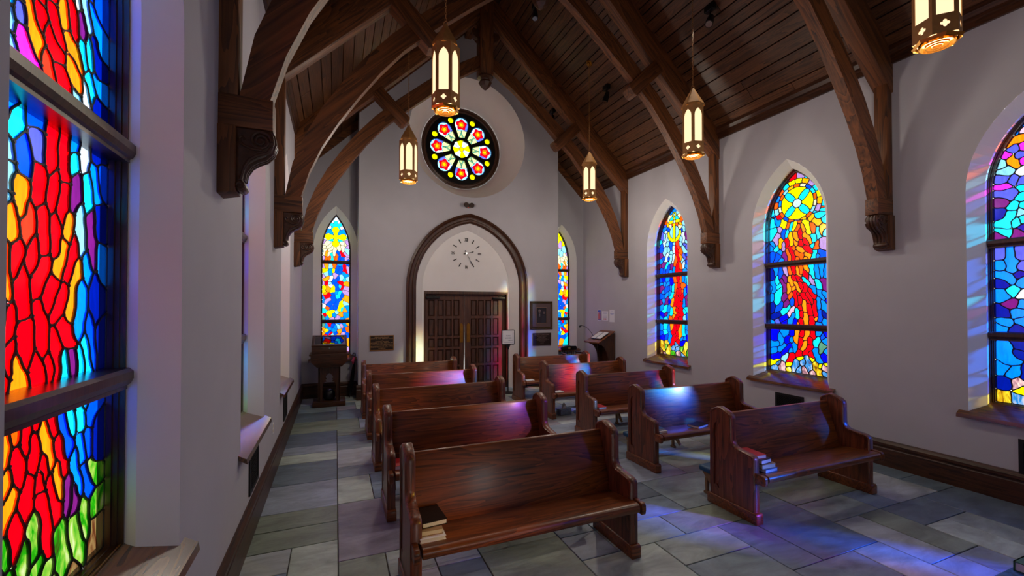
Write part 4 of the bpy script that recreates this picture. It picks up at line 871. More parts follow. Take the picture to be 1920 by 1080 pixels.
for side, proto, cx in (('L', pl_, 1.187), ('R', pr2, 3.914)):
    for i, y in enumerate(rows_y):
        o = proto if i == 0 else copy_tree(proto)
        o.location = (cx, y, 0); tag(o, pew_label(side, i), 'pew', 'oak pews in two blocks')

# ------------------------------------------------------------------ hanging lanterns
def hexa(r, ph=PI / 6): return [(r * math.cos(ph + i * PI / 3), r * math.sin(ph + i * PI / 3)) for i in range(6)]
def make_lantern():
    root = empty('pendant_lantern', (0, 0, 0)); Rh = .135; ap = Rh * math.cos(PI / 6); side = Rh
    mb = MB(); mg = MB()
    for k in range(6):
        a = k * PI / 3 + PI / 2; u = Vector((-math.sin(a), math.cos(a))); nrm = Vector((math.cos(a), math.sin(a)))
        def fp(p, z, t): v = nrm * (ap - t) + u * p; return (v.x, v.y, z)
        qf = []
        for i in range(32):
            t = 2 * PI * i / 32; tq = (t + PI / 4) % (PI / 2) - PI / 4; r = .0145 * math.cos(tq) + math.sqrt(.0115 ** 2 - (.0145 * math.sin(tq)) ** 2); qf.append((r * math.cos(t), .085 + r * math.sin(t)))
        mb.prism([rect(-side / 2, side / 2, .02, .60), arch(0, .046, .15, .46, .55, 6), qf], fp, 0, .004)
        mg.prism([rect(-side / 2 + .006, side / 2 - .006, .03, .585)], fp, .007, .010)
    mb.build('lantern_body', M['bronze'], root); gl = mg.build('frosted_pane', M['lampglass'], root)
    mb = MB(); top = [(x, y, .60) for x, y in hexa(Rh * 1.0)]; t2 = [(x, y, .625) for x, y in hexa(Rh * .97)]; t3 = [(x, y, .835) for x, y in hexa(.012)]
    mb.strip(top, t2, True); mb.strip(t2, t3, True); mb.add(t3, [tuple(range(6))]); mb.build('lantern_roof', M['bronze'], root)
    mb = MB(); o1 = [(x, y, .02) for x, y in hexa(Rh * 1.01)]; i1 = [(x, y, .02) for x, y in hexa(Rh * .80)]; o2 = [(x, y, .0) for x, y in hexa(Rh * .93)]
    mb.strip(o1, o2, True); mb.strip(o2, i1, True); mb.build('bottom_rim', M['brass'], root)
    mb = MB()
    for r in (.098, .064, .032):
        mb.lathe([(r, .025), (r, -.012), (r - .006, -.012), (r - .006, .025)], n=24, cap=False)
    mb.build('louvre_ring', M['brass'], root)
    mb = MB(); mb.lathe([(.11, .028), (.11, .03)], n=24); mb.build('lamp_disc', M['lampglow'], root)
    return root
lan0 = make_lantern()
def ring_pts(c, r, n=9, ax='x', ez=1.3):
    return [(c[0] + (r * math.cos(2 * PI * i / n) if ax == 'x' else 0), c[1] + (r * math.cos(2 * PI * i / n) if ax == 'y' else 0), c[2] + r * ez * math.sin(2 * PI * i / n)) for i in range(n + 1)]
def chain(length):
    mb = MB(); z = .815; mb.tube(ring_pts((0, 0, z + .022), .02, 11), .004, 5); z += .05; i = 0
    while z < .815 + length - .02:
        mb.tube(ring_pts((0, 0, z + .014), .0085, 7, 'xy'[i % 2], 2.0), .0026, 4, cap=False); z += .029; i += 1
    return mb
spots_ = [(.96, 4.02, 3.62, 'bronze hexagonal lantern hanging large in front of the rose window'), (.985, 6.45, 3.60, 'bronze hexagonal lantern hanging farther back, left of the rose window'),
          (4.09, 6.43, 3.63, 'bronze hexagonal lantern hanging farther back, right of the rose window'), (4.02, 4.0, 3.585, 'bronze hexagonal lantern hanging between the anchor and sun windows'), (3.88, 1.64, 3.585, 'bronze hexagonal lantern cut off by the top right corner')]
for i, (x, y, z, lb) in enumerate(spots_):
    o = lan0 if i == 0 else copy_tree(lan0)
    o.location = (x, y, z); tag(o, lb, 'lantern', 'hanging bronze lanterns')
    top_z = ceil_z(x) - z; chain(top_z - .815 - .02).build('chain', M['bronze'], o)
    mb = MB(); sgn = 1 if x > CX else -1
    dn = Vector((-sgn * SL, 0, -1)).normalized(); c0 = Vector((0, 0, top_z)); sd_ = Vector((dn.z, 0, -dn.x))
    for r, h0, h1 in ((.06, 0, .012), (.04, .012, .03)):
        A_ = [tuple(c0 + dn * h0 + (sd_ * math.cos(q) + Vector((0, 1, 0)) * math.sin(q)) * r) for q in [i2 * PI / 8 for i2 in range(16)]]
        B_ = [tuple(c0 + dn * h1 + (sd_ * math.cos(q) + Vector((0, 1, 0)) * math.sin(q)) * r * .85) for q in [i2 * PI / 8 for i2 in range(16)]]
        mb.strip(A_, B_, True); mb.add(B_, [tuple(range(16))])
    rz = math.radians((-23, -4, -2.5, -15, 13)[i]); o.rotation_euler = (0, 0, rz)
    cn = mb.build('canopy', M['brass'], o); cn.rotation_euler = (0, 0, -rz)
    ld = D.lights.new('lantern_bulb', 'POINT'); ld.energy = (17, 32, 32, 9, 3)[i]; ld.color = (1, .89, .76); ld.shadow_soft_size = .10
    lo = D.objects.new('lantern_bulb', ld); COL.objects.link(lo); lo.parent = o; lo.location = (0, 0, -.07)

# ------------------------------------------------------------------ ceiling spotlights
def spot_head(x, y, target, energy, lb, beam=True):
    z = ceil_z(x); root = empty('ceiling_spotlight', (x, y, z)); tag(root, lb, 'spotlight', 'black ceiling spotlights')
    mb = MB(); mb.box(-.035, .035, -.07, .07, -.09, -.005); mb.tube([(0, 0, -.08), (0, 0, -.16)], .012, 8); mb.build('mount', M['black'], root, bevel=.005)
    d = (Vector(target) - Vector((x, y, z - .2))).normalized(); p0 = Vector((0, 0, -.2)) - d * .07
    mb = MB(); mb.tube([p0, p0 + d * .10, p0 + d * .17], [.035, .05, .052], 12); mb.build('lamp_head', M['black'], root)
    mb = MB(); mb.tube([p0 + d * .171, p0 + d * .173], [.042, .042], 12); mb.build('lens', M['chrome'], root)
    if beam:
        ld = D.lights.new('spot_beam', 'SPOT'); ld.energy = energy; ld.color = (1, .88, .72); ld.spot_size = math.radians(62); ld.spot_blend = .9; ld.shadow_soft_size = .05
        lo = D.objects.new('spot_beam', ld); COL.objects.link(lo); lo.parent = root; lo.location = Vector((0, 0, -.2)) + d * .125
        lo.rotation_euler = d.to_track_quat('-Z', 'Y').to_euler()
    return root
spot_head(4.43, 6.40, (3.2, 7.6, 0), 50, 'small black spotlight on the right ceiling slope beside the lantern canopy')
spot_head(4.46, 4.14, (1.3, 2.5, 0), 80, 'small black spotlight at the top of the picture above the sun window lantern')
spot_head(4.20, 8.02, (2.6, 6.5, 0), 40, 'small black spotlight on the back ceiling slope by the farthest truss')
spot_head(3.13, 6.61, (2.0, 4.6, 0), 50, 'black spotlight high near the ridge, at the top edge beside the farthest truss')

# ------------------------------------------------------------------ books
def book(name, x, y, z, L, Wd, H, rz, cover, label, group=None, open_=False):
    """lies flat: spine along its local +y side, page edges on the other three sides"""
    root = empty(name, (x, y, z), rz); tag(root, label, 'book', group)
    mb = MB(); mb.box(-L / 2, L / 2, -Wd / 2, Wd / 2, 0, .003); mb.box(-L / 2, L / 2, -Wd / 2, Wd / 2, H - .003, H); mb.box(-L / 2, L / 2, Wd / 2 - .004, Wd / 2, 0, H)
    mb.build('cover', M[cover], root)
    mb = MB(); mb.box(-L / 2 + .004, L / 2 - .004, -Wd / 2 + .004, Wd / 2 - .004, .003, H - .003); mb.build('pages', M['white' if cover != 'tan_cover' else 'cream'], root)
    return root
def seat_z(yrel): return .413 - (yrel + .40) * -.0 if yrel < -.4 else .410 - (yrel + .40) * .1
G_ = 'hymn books left on the pews'
bx, by = 3.265, 2.835 - .25; z = .404
for (nm, dx, dy, L_, W_, H_, rz, cv, lb) in (('hymn_book', .03, -.02, .15, .20, .028, .05, 'blue_cover', 'pale blue book at the bottom of the stack on the right front pew'),
    ('hymn_book', .02, -.01, .15, .20, .036, -.03, 'tan_cover', 'tan book second from the bottom of the stack on the right front pew'),
    ('hymn_book', .0, .0, .13, .19, .034, .1, 'black', 'dark book with white page edges under the red one on the right front pew'),
    ('hymn_book', -.035, .03, .15, .20, .03, -.08, 'red_cover', 'red book on top of the stack on the right front pew')):
    book(nm, bx + dx, by + dy, z, L_, W_, H_, rz, cv, lb, G_); z += H_ + .0005
book('hymn_book', 3.80, 4.01 - .28, .402, .20, .14, .028, .25, 'black', 'black book lying alone in the middle of the second right pew', G_)
book('hymn_book', 3.25, 4.01 - .27, .404, .10, .16, .022, .0, 'white', 'white booklet at the aisle end of the second right pew, under another', G_)
book('hymn_book', 3.235, 4.01 - .25, .4265, .09, .15, .02, .1, 'blue_cover', 'small bluish book on a white booklet, second right pew', G_)
book('hymn_book', 3.27, 5.175 - .26, .403, .12, .19, .03, .0, 'red_cover', 'red book at the aisle end of the third right pew', G_)
book('hymn_book', 3.27, 6.35 - .28, .403, .16, .12, .012, .1, 'white', 'thin white booklet on the fourth right pew', G_)
book('hymn_book', 3.30, 7.51 - .29, .403, .16, .12, .012, .0, 'white', 'thin white booklet on the rearmost right pew', G_)
book('hymn_book', .525, 2.835 - .26, .404, .15, .20, .022, .0, 'white', 'white paged book at the bottom of the pile on the nearest left pew', G_)
book('hymn_book', .52, 2.835 - .235, .4265, .14, .19, .03, -.04, 'tan_cover', 'tan book in the middle of the pile on the nearest left pew', G_)
book('hymn_book', .54, 2.835 - .19, .457, .15, .21, .03, .08, 'black', 'black book on top of the pile on the nearest left pew', G_)
book('hymn_book', .52, 4.01 - .25, .404, .15, .19, .035, .0, 'red_cover', 'red book at the aisle end of the second left pew', G_)
book('hymn_book', .52, 5.175 - .25, .404, .15, .19, .035, .0, 'tan_cover', 'brown book at the aisle end of the third left pew', G_)

# tissue box
t = empty('tissue_box', (3.46, 6.22, 0), .2); tag(t, 'pale blue tissue box standing on the slate floor of the centre aisle', 'tissue box')
mb = MB(); mb.box(-.11, .11, -.06, .06, 0, .095); mb.build('carton', plain('carton', '#8aa0b8', .6, noise=.2, nscale=40), t, bevel=.003)
mb = MB(); rs = random.Random(2)
for k in range(5):
    a0 = k * 1.25; p = [(0.0 + .05 * math.cos(a0), .025 * math.sin(a0), .095), (.05 * math.cos(a0 + 1.2), .025 * math.sin(a0 + 1.2), .095), (.03 * math.cos(a0 + .8), .03 * math.sin(a0 + .8), .155), (.012 * math.cos(a0), .012 * math.sin(a0), .19)]
    mb.add(p, [(0, 1, 2, 3)])
mb.build('tissue', M['white'], t)

# ------------------------------------------------------------------ display case on a pedestal
dc = empty('display_case', (-.10, 8.42, 0)); tag(dc, 'oak pedestal with a glass topped slanted display case in front of the cross window', 'display case')
fz2 = lambda a, z, t: (a, t, z)
mb = MB(); mb.box(-.27, .27, -.20, .20, 0, .09); mb.build('plinth', M['trim_x'], dc, bevel=.008)
tre = [(-.11, .09), (-.11, .36), (-.105, .41), (-.085, .445)]
tre += [(-.058 + .0 + .06 * math.cos(a) * .0 + x, z) for x, z in ()]
left = [(-.11, .09), (-.11, .38), (-.09, .425), (-.06, .435), (-.045, .44), (-.062, .47), (-.064, .51), (-.045, .55), (0, .585)]
tre = left + [(-x, z) for x, z in reversed(left[:-1])]
lan_ = arch(0, .125, .0, .40, .62, 6, bot=False)
for y0, y1 in ((-.15, -.125), (.125, .15)):
    out = [(-.17, .09)] + [(x, z) for x, z in left[:1]]
    mb = MB(); mb.prism([[(-.17, .09), (-.11, .09)] + left[1:] + [(-x, z) for x, z in reversed(left[:-1])] + [(.17, .09), (.17, .74), (-.17, .74)]], fz2, y0, y1)
    mb.build('pierced_panel', M['trim_z'], dc, bevel=.003)
mb = MB()
for s in (-1, 1): mb.box(s * .17 - .012, s * .17 + .012, -.15, .15, .09, .74)
mb.build('side_panel', M['trim_z'], dc)
mb = MB(); mb.prism([[(-.20, .70), (.20, .70), (.30, .80), (.30, .90), (.325, .905), (.325, .93), (-.325, .93), (-.325, .905), (-.30, .90), (-.30, .80)]], fz2, -.23, .23); mb.build('bearer', M['trim_x'], dc, bevel=.004)
cs = lambda a, z, t: (t, a, z)
mb = MB()
for s in (-1, 1): mb.prism([[(-.21, .93), (.21, .93), (.21, 1.21), (-.21, 1.06)]], cs, s * .275 - .012, s * .275 + .012)
mb.box(-.275, .275, -.215, -.19, .93, 1.06); mb.box(-.275, .275, .19, .215, .93, 1.21); mb.box(-.27, .27, -.2, .2, .93, .945)
mb.build('case_body', M['trim_x'], dc, bevel=.003)
lid = lambda a, b, t: (a, -.215 + b * .945, 1.062 + b * .338 + t)
mb = MB(); mb.prism([rect(-.29, .29, 0, .45), rect(-.24, .24, .05, .41)], lid, 0, .022); lidf = mb.build('lid_frame', M['trim_x'], dc, bevel=.003)
m_, nt_, out_ = new_mat('case_glass'); g1 = N(nt_, 'ShaderNodeBsdfGlossy'); setin(g1, Roughness=.02); g2 = N(nt_, 'ShaderNodeBsdfTransparent'); fx = N(nt_, 'ShaderNodeFresnel'); setin(fx, IOR=1.6)
mxs = N(nt_, 'ShaderNodeMixShader'); nt_.links.new(fx.outputs[0], mxs.inputs[0]); nt_.links.new(g2.outputs[0], mxs.inputs[1]); nt_.links.new(g1.outputs[0], mxs.inputs[2]); nt_.links.new(mxs.outputs[0], out_.inputs[0])
M['case_glass'] = m_
mb = MB(); mb.prism([rect(-.245, .245, .045, .415)], lid, .008, .013); mb.build('lid_glass', M['case_glass'], lidf)
mb = MB(); mb.lathe([(.012, -.222), (.012, -.214)], (0, 0, 1.03), 10, 'Y'); mb.build('lock', M['chrome'], dc)
bk = empty('display_book', (-.10, 8.42, .946)); tag(bk, 'open book lying inside the glass topped display case', 'book')
mb = MB(); mb.box(-.17, .17, -.12, .12, 0, .012); mb.build('cover', M['black'], bk)
mb = MB()
for s in (-1, 1): mb.prism([[(0, .012), (s * .16, .012), (s * .16, .03), (s * .08, .045), (0, .03)]], lambda a, z, t: (a, t, z), -.11, .11)
mb.build('pages', M['white'], bk)
bag = empty('bag', (-.10, 8.42, .09)); tag(bag, 'dark crumpled bag tucked inside the display pedestal', 'bag')
mb = MB(); mb.lathe([(.06, 0), (.095, .03), (.10, .09), (.09, .15), (.06, .18), (.02, .19)], n=14); me = mb.mesh('bag_body', plain('dark_bag', '#14141c', .35, bump=.8, nscale=18), smooth=True)
rs = random.Random(4)
for v in me.vertices: v.co *= 1 + rs.uniform(-.06, .06)
link('bag_body', me, bag)
# umbrella leaning in the bay corner
um = empty('umbrella', (.255, 8.93, 0)); tag(um, 'furled black umbrella leaning against the entry wall corner, pink strap at its top', 'umbrella')
ax = Vector((.095, -.09, .83)); P_ = lambda t: ax * t
mb = MB(); mb.tube([P_(0), P_(.06), P_(.12), P_(.3), P_(.5), P_(.72), P_(.82)], [.006, .008, .028, .04, .036, .026, .012], 10); mb.build('furled_cloth', M['black'], um)
mb = MB(); mb.tube([P_(.82), P_(1.0), P_(1.03) + Vector((-.01, 0, .01)), P_(1.04) + Vector((-.035, 0, .005)), P_(1.02) + Vector((-.05, 0, -.02))], .011, 8); mb.build('handle', M['black'], um)
mb = MB(); mb.tube([P_(.80) + Vector((-.02, -.02, 0)), P_(.86) + Vector((-.03, -.03, 0)), P_(.95) + Vector((-.015, -.02, 0))], [.015, .028, .012], 8); mb.build('strap', M['pink'], um)
# ------------------------------------------------------------------ sign on a stand
sg = empty('sign_stand', (3.265, 8.20, 0)); tag(sg, 'white notice in a black frame on a slim black pole stand by the door', 'sign stand')
mb = MB(); mb.lathe([(.13, 0), (.13, .012), (.03, .03)], n=20); mb.build('base', M['iron'], sg)
mb = MB(); mb.tube([(0, 0, .02), (0, 0, .95)], .013, 8); mb.prism([[(-.012, .88), (.012, .88), (.055, .99), (-.055, .99)]], fz2, -.008, .008); mb.build('pole', M['iron'], sg)
def rrect(w, h, r, n=4, cz=0): return [(sx * (w / 2 - r) + r * math.cos(a), cz + sz * (h / 2 - r) + r * math.sin(a)) for sx, sz, a0 in ((1, 1, 0), (-1, 1, PI / 2), (-1, -1, PI), (1, -1, 1.5 * PI)) for a in [a0 + i * PI / 2 / n for i in range(n + 1)]]
mb = MB(); mb.prism([rrect(.285, .305, .025, cz=1.135)], fz2, -.014, .008); mb.build('sign_frame', M['black'], sg)
mb = MB(); mb.prism([rect(-.128, .128, 1.0, 1.27)], fz2, -.0165, -.014); bd = mb.build('notice', M['white'], sg)
mb = MB(); mb.prism([rect(-.105, .105, 1.025, 1.245), rect(-.100, .100, 1.03, 1.24)], fz2, -.0175, -.0165); mb.build('notice_border', plain('grey_ink', '#8a90b0', .6), bd)
def put_text(name, body, size, mat, parent, loc, rot, align='CENTER', sp=1.0, ext=.0008):
    me = text_mesh(body, size, ext, align, sp); me.materials.append(mat); o = link(name, me, parent, loc); o.rotation_euler = rot; return o
put_text('notice_text', 'PLEASE', .030, plain('ink', '#303860', .6), bd, (0, -.0172, 1.165), (PI / 2, 0, 0))
put_text('notice_text', 'REMEMBER', .030, D.materials['ink'], bd, (0, -.0172, 1.118), (PI / 2, 0, 0))
put_text('notice_text', 'Thank you!', .022, D.materials['ink'], bd, (.045, -.0172, 1.07), (PI / 2, 0, 0))

# ------------------------------------------------------------------ portrait, plaques, clock, emergency light on the entry wall
yw = YV
pf = empty('framed_portrait', (4.22, yw, 1.57)); tag(pf, 'ornate framed dark portrait of a seated couple, right of the door arch', 'picture')
mb = MB(); prev = None
for w_, h_, t in ((.545, .62, 0), (.545, .62, -.02), (.52, .595, -.035), (.48, .555, -.022), (.455, .53, -.03), (.435, .51, -.012)):
    cur = [(a, t, b) for a, b in rect(-w_ / 2, w_ / 2, -h_ / 2, h_ / 2)]
    if prev: mb.strip(prev, cur, True)
    prev = cur
for i in range(19):
    for s in (-1, 1):
        mb.lathe([(.001, -.006), (.010, 0), (.001, .006)], (-.25 + i * .5 / 18, -.034, s * .285), 6, 'Y')
        if i < 18: mb.lathe([(.001, -.006), (.010, 0), (.001, .006)], (s * .25, -.034, -.27 + i * .54 / 17), 6, 'Y')
mb.build('gilt_frame', plain('dull_gilt', '#5a4630', .4, metal=.5, noise=.3, nscale=50), pf)
mb = MB(); mb.prism([rect(-.218, .218, -.256, .256), rect(-.128, .128, -.175, .175)], lambda a, z, t: (a, t, z), -.013, -.009); mb.build('mount_board', plain('mount_board', '#5a4648', .7), pf)
mb = MB(); mb.prism([rect(-.128, .128, -.175, .175), rect(-.122, .122, -.168, .168)], lambda a, z, t: (a, t, z), -.0145, -.009); mb.build('gilt_slip', plain('gilt_slip', '#a08060', .4, metal=.4), pf)
mb = MB(); mb.prism([rect(-.124, .124, -.17, .17)], lambda a, z, t: (a, t, z), -.0085, -.006); ph = mb.build('photograph', plain('dark_print', '#14141c', .5), pf)
fm = lambda a, z, t: (a, t, z)
ell = lambda cx, cz, rx, rz: [(cx + rx * math.cos(i * PI / 8), cz + rz * math.sin(i * PI / 8)) for i in range(16)]
for nm, lp, t, mt in (('suit', [(-.11, -.17), (-.115, -.05), (-.09, .02), (-.05, .045), (-.01, .03), (.02, -.02), (.03, -.17)], -.0095, plain('print_suit', '#1c1c26', .5)), ('dress', [(.0, -.17), (.01, -.05), (.035, .0), (.065, .01), (.10, -.03), (.11, -.17)], -.0097, plain('print_dress', '#262630', .5)),
                      ('shirt', [(-.055, .035), (-.035, .035), (-.035, -.02), (-.045, -.04)], -.0100, plain('print_shirt', '#70707a', .5)), ('face', ell(-.048, .085, .026, .036), -.0102, plain('print_face', '#6a5a58', .5)),
                      ('face', ell(.062, .055, .022, .03), -.0104, D.materials['print_face']), ('hair', [(-.076, .09), (-.074, .115), (-.05, .13), (-.024, .118), (-.02, .09), (-.03, .11), (-.06, .112)], -.0106, plain('print_hair', '#8a8488', .5)),
                      ('hair', [(.036, .05), (.038, .08), (.06, .095), (.086, .082), (.09, .045), (.078, .07), (.05, .07)], -.0108, plain('print_hair_dark', '#4a4048', .5))):
    mb = MB(); mb.prism([lp], fm, t, t + .0004); mb.build(nm, mt, ph)
def plaque(cx, cz, w_, h_, label, lines, edge, letter):
    r = empty('wall_plaque', (cx, yw, cz)); tag(r, label, 'plaque', 'bronze plaques on the entry wall')
    mb = MB(); mb.prism([rect(-w_ / 2, w_ / 2, -h_ / 2, h_ / 2)], fm, -.012, 0); mb.build('field', M['bronze_dark'], r)
    mb = MB(); b_ = .014; mb.prism([rect(-w_ / 2, w_ / 2, -h_ / 2, h_ / 2), rect(-w_ / 2 + b_, w_ / 2 - b_, -h_ / 2 + b_, h_ / 2 - b_)], fm, -.018, -.010); mb.build('raised_border', edge, r)
    for z, s_, body in lines: put_text('inscription', body, s_, letter, r, (0, -.0128, z), (PI / 2, 0, 0))
    return r
plaque(.82, 1.065, .445, .290, 'bronze plaque with gilt edge and raised lettering, left of the door arch',
       [(.108, .024, 'MARION ANN WILLIAMS'), (.082, .026, 'AUGUST 30, 1924   FEBRUARY 10, 2012'), (.053, .018, 'AND'), (.027, .024, 'CHARLES M. WILLIAMS'), (.000, .026, 'DECEMBER 17, 1920   MARCH 9, 2011'),
        (-.032, .021, 'GIFT OF A FAMILY TRUST FOR THE RESTORATION OF THE'), (-.062, .017, 'STAINED GLASS WINDOWS OF THE CHAPEL   IN GRATITUDE'), (-.083, .017, 'BLESSED ARE THE PEACEMAKERS   GIVEN WITH LOVE'), (-.106, .018, 'DECEMBER 2013')], M['bronze_edge'], M['letter'])
plaque(4.23, 1.042, .445, .275, 'dark bronze plaque with faint lettering below the framed portrait',
       [(.095, .030, 'WILLIAMS YOUNG CHAPEL'), (.062, .022, 'IN HONOR OF PASTOR'), (.040, .020, 'FAITHFUL SERVANT'), (.012, .014, 'DEDICATED TO THE GLORY OF GOD'), (-.008, .012, 'THE FAMILIES AND FRIENDS OF THIS CONGREGATION GAVE'), (-.026, .012, 'THIS CHAPEL FOR PRAYER AND WORSHIP'), (-.045, .012, 'FOR ALL WHO ENTER HERE'), (-.085, .013, 'OCTOBER 1993')], plain('plaque_brown_edge', '#4a3430', .5, metal=.3), M['letter_dim'])
# clock: loose numerals and two hands on the tympanum
ck = empty('wall_clock', (2.55, YV + .185, 2.885)); tag(ck, 'large wall clock of loose dark numerals and bars on the white arch above the door', 'clock')
ink = plain('dark_bronze', '#2a2620', .5)
R0 = .285
for h in range(12):
    a = PI / 2 - h * PI / 6; c_, s_ = math.cos(a), math.sin(a)
    if h % 3 == 0:
        body = {0: 'XII', 3: 'III', 6: 'VI', 9: 'IX'}[h]
        me = text_mesh(body, .105, .006); me.materials.append(ink); o = link('numeral', me, ck, (R0 * c_, -.008, R0 * s_)); o.rotation_euler = (PI / 2, a - PI / 2 if False else -(a - PI / 2), 0); o.scale = (.62, 1, 1)
    else:
        mb = MB(); mb.box(-.042, .042, -.012, -.002, -.009, .009); o = mb.build('hour_bar', ink, ck, (R0 * c_, 0, R0 * s_)); o.rotation_euler = (0, -a, 0)
for nm, ln, wd, deg in (('hour_hand', .17, .012, 14.0), ('minute_hand', .30, .010, -62.0)):
    mb = MB(); mb.prism([[(-.07, -wd * .6), (-.05, -wd * 1.2), (-.03, -wd * .5), (ln * .6, -wd * .4), (ln * .75, -wd * 1.1), (ln, 0), (ln * .75, wd * 1.1), (ln * .6, wd * .4), (-.03, wd * .5), (-.05, wd * 1.2), (-.07, wd * .6)]], fm, -.022, -.018)
    o = mb.build(nm, ink, ck); o.rotation_euler = (0, -math.radians(deg), 0)
mb = MB(); mb.lathe([(.016, -.026), (.016, 0)], n=12, axis='Y'); mb.build('spindle', M['chrome'], ck)
el = empty('emergency_light', (2.53, yw, 3.85)); tag(el, 'small twin headed emergency light on the wall below the rose window', 'lamp')
mb = MB(); mb.box(-.05, .05, -.03, 0, -.05, .02); mb.build('housing', plain('beige_plastic', '#8a8074', .5), el, bevel=.006)
for s in (-1, 1):
    mb = MB(); mb.lathe([(.028, -.03), (.05, -.06), (.053, -.085), (.045, -.085)], (s * .06, 0, .0), 14, 'Y'); mb.build('lamp_head', M['chrome'], el, smooth=True)
    mb = MB(); mb.lathe([(.044, -.080), (.02, -.082)], (s * .06, 0, .0), 14, 'Y'); mb.build('lamp_lens', M['case_glass'], el)
mb = MB(); mb.lathe([(.006, -.034), (.006, -.03)], (.0, 0, -.04), 8, 'Y'); mb.build('indicator', emit('red_indicator', '#ff2030', 1.0), el)

# ------------------------------------------------------------------ reading lectern with lamp, notices above it
am = empty('reading_lectern', (5.34, 8.02, 0)); tag(am, 'slanted oak reading lectern with curved legs against the right wall', 'lectern')
ca = lambda a, z, t: (a, t, z)
for y in (-.19, .19):
    mb = MB(); mb.prism([[(.26, 0), (.26, 1.19), (-.10, 1.0), (-.12, .94), (-.06, .93), (.0, .88), (.06, .78), (.10, .62), (.115, .45), (.12, .06), (.10, .0)]], ca, y - .018, y + .018); mb.build('curved_leg', M['trim_z'], am, bevel=.003)
mb = MB(); mb.box(.20, .225, -.175, .175, .55, 1.15); mb.build('back_board', M['trim_z'], am)
mb = MB(); mb.prism([[(-.20, .965), (.235, 1.215), (.225, 1.235), (-.21, .985)]], ca, -.26, .26); mb.prism([[(-.215, .97), (-.195, .982), (-.21, 1.012), (-.23, 1.0)]], ca, -.26, .26); mb.build('slope', M['pew_x'], am, bevel=.004)
mb = MB(); mb.tube([(.0, .23, 1.10), (-.03, .25, 1.17), (-.09, .29, 1.26), (-.17, .33, 1.325), (-.24, .35, 1.335)], .006, 6); mb.tube([(-.235, .35, 1.336), (-.27, .355, 1.32), (-.285, .355, 1.30)], [.012, .02, .022], 8); mb.build('gooseneck_lamp', M['black'], am)
mb = MB(); mb.tube([(-.06, -.02, .96), (-.07, -.03, .6), (-.10, -.05, .3), (-.08, -.06, .12), (-.1, -.06, .0)], .004, 5); mb.build('cord', M['black'], am)
sl_ = math.atan2(.25, .435)
for nm, dy, cv, lb, dx in (('lectern_book', .06, 'blue_cover', 'grey blue open folder lying on the slanted reading lectern', 0), ('lectern_book', -.13, 'white', 'white booklet lying on the slanted reading lectern', .0)):
    b = empty(nm, (5.34 + .0 + dx, 8.02 + dy, 1.128)); b.rotation_euler = (0, -sl_, 0); tag(b, lb, 'book')
    mb = MB(); mb.box(-.13, .13, -.08, .08, -.008, .004); mb.build('cover', M['black' if cv == 'white' else cv], b)
    mb = MB(); mb.box(-.125, .125, -.075, .075, .004, .016); mb.build('pages', M['white'], b)
for i, (y0, y1, z0, z1, lb) in enumerate(((8.50, 8.36, 1.435, 1.69, 'small printed picture of two robed figures pinned to the right wall'), (8.33, 8.09, 1.45, 1.66, 'white notice with a red bow pinned in the middle of three sheets'), (8.04, 7.85, 1.42, 1.69, 'pale sheet pinned rightmost of the three on the right wall'))):
    r = empty('pinned_notice', (XR, (y0 + y1) / 2, (z0 + z1) / 2)); tag(r, lb, 'notice', 'sheets pinned above the reading lectern')
    hw, hh = abs(y0 - y1) / 2, (z1 - z0) / 2; fw = lambda a, z, t: (-t, -a, z)
    mb = MB(); mb.prism([rect(-hw, hw, -hh, hh)], fw, .002, .004); mb.build('sheet', M['white'], r)
    if i == 0:
        for lp, c_ in ((rect(-hw + .012, hw - .012, -hh + .015, hh - .012), '#1c4ac0'), ([(-.05, -.1), (-.05, .03), (-.03, .05), (-.005, .03), (.0, -.1)], '#d06a60'), ([(.0, -.1), (-.005, .04), (.02, .06), (.045, .03), (.055, -.1)], '#a05a80'), (ell(.018, .075, .017, .022), '#e8b890'), (ell(-.027, .058, .014, .018), '#e0a890')):
            mb = MB(); q = .0045 + .0006 * len(r.children); mb.prism([lp], fw, q, q + .0005); mb.build('print', plain('print_ink', c_, .6), r)
    elif i == 1:
        for k in range(5):
            mb = MB(); mb.prism([rect(-.075, .075, .07 - k * .028, .076 - k * .028)], fw, .0042, .0046); mb.build('text_line', plain('pale_ink', '#a0a0c0', .6), r)
        for s in (-1, 1):
            mb = MB(); mb.prism([[(0, -.075), (s * .045, -.055), (s * .045, -.095)]], fw, .0042, .006); mb.build('bow', M['red_cover'], r)
    else:
        for k, (z, w_) in enumerate(((.10, .03), (.06, .12), (.045, .14), (.03, .10))):
            mb = MB(); mb.prism([rect(-w_ / 2, w_ / 2, z - .004, z + .004)], fw, .0042, .0046); mb.build('text_line', plain('pale_ink', '#8a98c8', .6), r)
